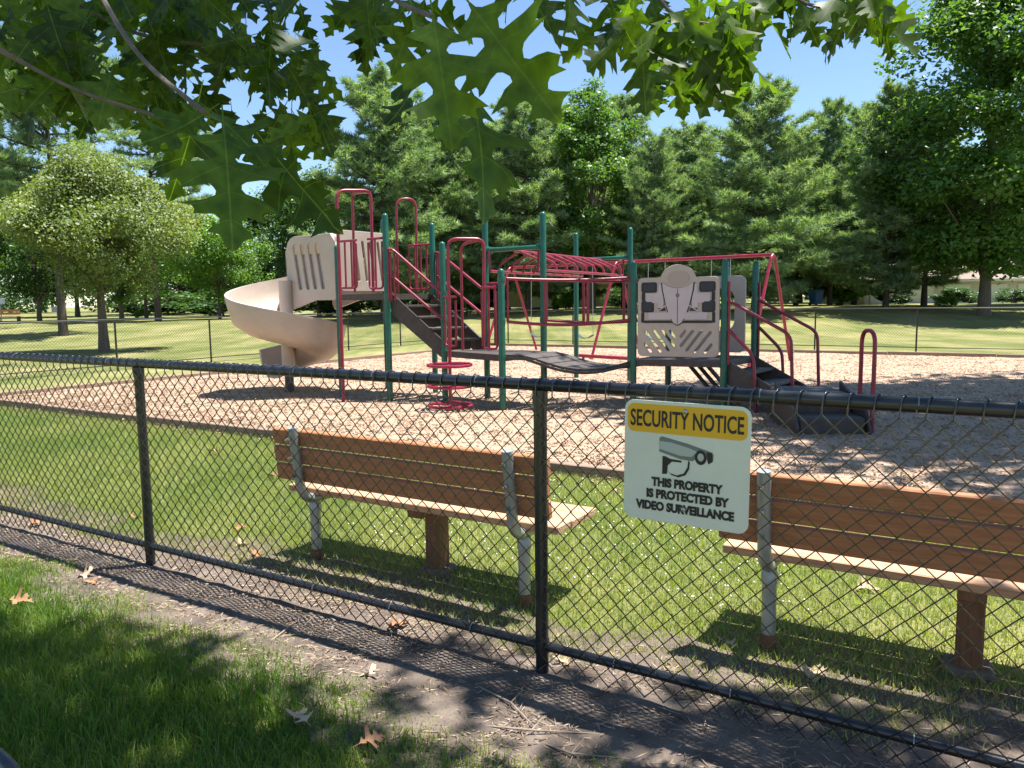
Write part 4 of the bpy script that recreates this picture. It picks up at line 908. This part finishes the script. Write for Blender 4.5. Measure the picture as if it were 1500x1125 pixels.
crown_at([(Vector((-.75, .65, 0)), .35, 3.6), (Vector((-.62, .66, 0)), .3, 4.6), (Vector((-1.3, .7, 0)), .3, 4.8), (Vector((-1.5, .75, 0)), .45, 3.8), (Vector((-1.9, 1.6, 0)), .5, 4.0), (Vector((-.2, .55, 0)), .18, 3.5)], 'crown')
crown_at([(60, 1050, .55, 4.2), (190, 1015, .38, 3.9), (330, 1100, .36, 4.4), (120, 945, .28, 4.6), (-150, 980, .5, 4.3), (280, 945, .14, 4.2), (470, 1125, .2, 4.4), (640, 1110, .14, 4.0), (-60, 1150, .6, 4.0), (250, 1180, .6, 4.6), (420, 1015, .13, 4.9),
          (680, 960, .20, 5.0), (760, 1010, .22, 4.6), (950, 1060, .24, 4.8), (1100, 1060, .28, 4.4), (1250, 1080, .30, 5.0), (1400, 1110, .3, 4.4), (860, 1110, .14, 4.6), (1180, 1150, .4, 4.2), (1480, 1060, .2, 5.1), (600, 1030, .12, 4.4), (-350, 1050, .8, 4.5), (0, 1400, .9, 4.5)], 'crown')

# ------------------------------------------------------------------ ground cover
def blades(name, P, h, w, lean, m, rg, two=False, tintf=None):
    n = len(P); az = rg.uniform(0, 2*np.pi, n); ln = rg.uniform(0, lean, n)*h; face = rg.uniform(0, 2*np.pi, n)
    s = np.stack([np.cos(face), np.sin(face), np.zeros(n)], -1)*(w[:, None]/2); d = np.stack([np.cos(az)*ln, np.sin(az)*ln, np.zeros(n)], -1)
    zz = np.zeros((n, 3)); zz[:, 2] = h
    t = rg.random(n) if tintf is None else tintf
    if two:
        mid = P+d*.3+zz*.55; tip = P+d+zz*np.sqrt(np.clip(1-(ln/h)**2*.5, .2, 1))[:, None]
        V = np.stack([P-s, P+s, mid+s*.8, mid-s*.8, tip], 1).reshape(-1, 3); b = np.arange(n)[:, None]*5
        F = np.concatenate([b+np.array([[0, 1, 2]]), b+np.array([[0, 2, 3]]), b+np.array([[3, 2, 4]])]); T = np.repeat(t, 5)
    else:
        V = np.stack([P-s, P+s, P+d+zz], 1).reshape(-1, 3); F = np.arange(n*3).reshape(-1, 3); T = np.repeat(t, 3)
    o = link(name, np_mesh(name, V, F, T), None, m); return o
def frame_pts(s, n, z): return np.outer(s, FE)+np.outer(n, FN)+np.array(FO)[None]+np.stack([np.zeros_like(s), np.zeros_like(s), z], -1)
def pnoise(s, n, k=1.): return np.sin(s*2.1*k+1.3*np.sin(n*1.7*k))+np.sin(n*2.7*k+1.1*np.sin(s*2.3*k+1))+.6*np.sin(s*5.3*k+n*4.1*k)
rgn = np.random.default_rng(21)
N = 190000; s = rgn.uniform(-3.2, 3.2, N); n = -rgn.uniform(.0, 3.0, N); edge_ = np.array([dout(v) for v in s]); dpt = edge_-n
keep = (rgn.random(N) < np.clip((dpt+.29+.06*pnoise(s, n, 3.1))/.26+.02, 0, 1)); s, n, dpt = s[keep], n[keep], dpt[keep]
P = frame_pts(s, n, np.zeros_like(s)); vis = (P[:, 1] > 1.9) & (np.abs(P[:, 0]) < P[:, 1]*.75+.3); s, n, dpt, P = s[vis], n[vis], dpt[vis], P[vis]
hh = rgn.uniform(.035, .085, len(P))*np.clip(.75+dpt*1.2, .45, 1.15)*(1+.18*pnoise(s, n, 2.2)/2); dry = np.clip(.32+.22*pnoise(s, n, 1.6)/2+.4*np.exp(-np.clip(dpt+.2, 0, 9)/.12)+rgn.normal(0, .2, len(P)), 0, 1)
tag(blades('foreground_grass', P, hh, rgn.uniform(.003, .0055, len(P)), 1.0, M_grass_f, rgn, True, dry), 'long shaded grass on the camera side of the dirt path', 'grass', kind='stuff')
N = 330000; s = rgn.uniform(-12.5, 8, N); n = .1+3.18*rgn.random(N)**1.15; di = np.array([din(v) for v in s])-.12; dpt = n-di
keep = rgn.random(N) < np.clip(dpt/.36+.06+.2*pnoise(s, n, 2.5)*np.clip(1.3-dpt, 0, 1), 0, 1); s, n, dpt = s[keep], n[keep], dpt[keep]; P = frame_pts(s, n, np.zeros_like(s))
vis = (np.abs(P[:, 0]) < P[:, 1]*.70+.3); s, n, dpt, P = s[vis], n[vis], dpt[vis], P[vis]
dry = np.clip(.42+.02*s+.2*pnoise(s, n, .9)/2+.35*np.exp(-dpt/.2)+rgn.normal(0, .2, len(P)), 0, 1)
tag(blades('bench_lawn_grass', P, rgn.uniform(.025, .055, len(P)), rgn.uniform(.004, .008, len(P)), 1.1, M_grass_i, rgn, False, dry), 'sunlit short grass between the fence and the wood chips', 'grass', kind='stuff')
N = 420; s = rgn.uniform(.5, 3.6, N); n = rgn.uniform(.9, 3.1, N); P = frame_pts(s, n, np.full(N, .045)); r = .0065
O8 = np.array([[1, 0, 0], [-1, 0, 0], [0, 1, 0], [0, -1, 0], [0, 0, 1], [0, 0, -1]])*r; f8 = np.array([[0, 2, 4], [2, 1, 4], [1, 3, 4], [3, 0, 4], [2, 0, 5], [1, 2, 5], [3, 1, 5], [0, 3, 5]])
V = (P[:, None]+O8[None]).reshape(-1, 3); F = (np.arange(N)[:, None, None]*6+f8[None]).reshape(-1, 3)
tag(link('clover_flowers', np_mesh('clover_flowers', V, F), None, M_clover), 'tiny white clover flowers dotting the lawn around the bench', 'clover', kind='stuff')
# wood chips
N = 90000; s = rgn.uniform(-9.9, 12, N); n = 3.42+16*rgn.random(N)**1.7; n[:1400] = 3.3-.5*rgn.random(1400)**2; P = frame_pts(s, n, rgn.uniform(.025, .05, N)); vis = (np.abs(P[:, 0]) < P[:, 1]*.70+.3); P = P[vis]; N = len(P)
a = rdirs(N, rgn); a[:, 2] *= .35; a /= np.linalg.norm(a, axis=1)[:, None]; b = np.cross(a, np.array([0, 0, 1.])+rdirs(N, rgn)*.5); b /= np.linalg.norm(b, axis=1)[:, None]; c = np.cross(a, b); l = rgn.uniform(.015, .038, (N, 1)); w = rgn.uniform(.005, .012, (N, 1))
V = np.stack([P-a*l-b*w, P-a*l+b*w, P+a*l, P+c*w*.8], 1).reshape(-1, 3); F = (np.arange(N)[:, None, None]*4+np.array([[0, 1, 2], [0, 3, 1], [1, 3, 2], [2, 3, 0]])[None]).reshape(-1, 3)
tag(link('wood_chips', np_mesh('wood_chips', V, F, np.repeat(rgn.random(N), 4)), None, M_chip), 'loose pale wood chips covering the play area', 'wood chips', kind='stuff')
# pebbly crumbs, twigs and bits on the bare dirt
N = 22000; s = rgn.uniform(-7, 5, N); n = np.array([dout(v)+(din(v)-dout(v)+.15)*rgn.random() for v in s]); P = frame_pts(s, n, rgn.uniform(.008, .016, N)); az = rgn.uniform(0, 2*np.pi, N)
a = np.stack([np.cos(az), np.sin(az), rgn.normal(0, .15, N)], -1); b = np.stack([-np.sin(az), np.cos(az), np.zeros(N)], -1); l = rgn.uniform(.008, .045, (N, 1)); w = rgn.uniform(.0012, .003, (N, 1)); c = np.array([0, 0, 1.])
V = np.stack([P-a*l-b*w, P-a*l+b*w, P+a*l, P+c*w*1.5], 1).reshape(-1, 3); F = (np.arange(N)[:, None, None]*4+np.array([[0, 1, 2], [0, 3, 1], [1, 3, 2], [2, 3, 0]])[None]).reshape(-1, 3)
tag(link('dry_litter', np_mesh('dry_litter', V, F, np.repeat(rgn.random(N), 4)), None, leafmat('dry_litter', (.13, .085, .055), (.46, .36, .26), 0., .9)), 'dry needles and twig bits scattered on the bare dirt', 'litter', kind='stuff')
N = 14000; s = rgn.uniform(-7, 5, N); n = np.array([dout(v)+(din(v)-dout(v))*rgn.random() for v in s]); P = frame_pts(s, n, np.full(N, .008)); r = rgn.uniform(.002, .009, N)*rgn.uniform(.4, 1, N)
V = (P[:, None]+O8[None]/.008*r[:, None, None]*np.array([1, 1, .7])).reshape(-1, 3); F = (np.arange(N)[:, None, None]*6+f8[None]).reshape(-1, 3)
tag(link('dirt_crumbs', np_mesh('dirt_crumbs', V, F), None, M_dirt), 'small crumbs and clods of soil along the fence', 'soil', kind='stuff')
# longer twigs
for (p0, p1, lab) in (((690, 1000), (790, 1072), 'thin curved dry twig on the shaded dirt below the fence post'), ((700, 1062), (880, 1075), 'long straight dry twig lying across the dirt near the bottom edge'), ((800, 1090), (905, 1110), 'short dry twig at the bottom of the dirt path'), ((395, 940), (440, 905), 'small forked twig at the grass edge left of the bench')):
    a, b = G(*p0, .012), G(*p1, .014); m_ = (a+b)/2+Vector((rg.uniform(-.04, .04), rg.uniform(-.04, .04), .012)); mb = MB(); mb.tube([a, a.lerp(m_, .6), m_, b], [.003, .004, .004, .0018], 6); mb.tube([m_, m_+Vector((.05, .06, .02))], [.003, .001], 5); tag(mb.build('dry_twig', M_twig, None, True), lab, 'twig', 'dry twigs on the dirt')
# fallen oak leaves
def fallen(px, py, sz, rz, m, lab, k=0, z=.02):
    g = G(px, py, z); src = LM[k].copy(); src.materials.clear(); src.materials.append(m); o = link('fallen_leaf', src, None); o.location = g; o.rotation_euler = (rg.uniform(-.35, .35), rg.uniform(-.3, .3), rz); o.scale = (sz, sz, sz*1.6); tag(o, lab, 'leaf', 'fallen oak leaves')
for a in ((525, 990, .15, .4, M_dead, 'pale fallen oak leaf on the dirt at the grass edge below the bench', 0), (450, 1058, .14, 2.2, M_dead, 'pale curled fallen oak leaf lying on the shaded grass', 1, .07), (40, 772, .12, 1.0, M_dead2, 'brown fallen leaf on the dirt at the far left', 2), (112, 845, .11, .3, M_dead, 'tan fallen leaf at the grass edge below the left fence post', 3), (140, 855, .10, 2.4, M_dead2, 'brown fallen leaf right of the tan one at the grass edge', 1), (195, 760, .12, 1.7, M_dead2, 'brown fallen leaf just behind the left fence post', 0),
          (565, 922, .12, .5, M_dead2, 'rust coloured fallen leaf under the bottom rail between the posts', 2), (822, 930, .13, 2.9, M_dead, 'pale fallen leaf on the dirt right of the middle fence post', 1), (835, 975, .11, 1.9, M_dead, 'small pale fallen leaf below the bottom rail right of the post', 2), (1255, 862, .14, .2, M_dead, 'pale fallen leaf on the lawn under the right bench', 0), (1195, 1000, .14, 1.2, M_dead, 'tan fallen leaf on the dirt in front of the right bench', 3), (1075, 945, .13, 2.0, M_dead, 'pale fallen leaf beside the right bench leg', 1), (305, 662, .13, .2, M_dead, 'tan fallen leaf on the lawn beyond the left fence post', 0, .04), (408, 697, .13, 2.6, M_dead2, 'brown fallen leaf on the lawn left of the bench', 2, .04), (345, 800, .10, .9, M_dead, 'tan leaf scrap on the dirt left of the bench leg', 2), (380, 815, .11, 2.2, M_dead2, 'rust brown leaf scrap beside the left bench leg', 3), (525, 1090, .1, .6, M_dead2, 'small brown leaf in the grass near the bottom edge', 1, .06), (10, 880, .12, .1, M_dead2, 'brown leaf in the grass at the left picture edge', 2, .06), (340, 775, .1, .1, M_dead2, 'small rust leaf on the dirt behind the bottom rail', 0)):
    fallen(*a)
# dark pipe in the corner
rk = empty('pipe_rail', G(-40, 1120), 0, 'dark metal pipe at the lower left picture corner', 'pipe')
a, b = W(-60, 1060, 1.75)-rk.location, W(34, 1140, 1.55)-rk.location
mb = MB(); mb.tube(rnd([Vector((a.x-.3, a.y+.25, -.4)), a+Vector((-.12, .1, .09)), a, b, b+Vector((.14, -.2, -.5))], .1), .016, 12); mb.build('pipe', M_black, rk, True)
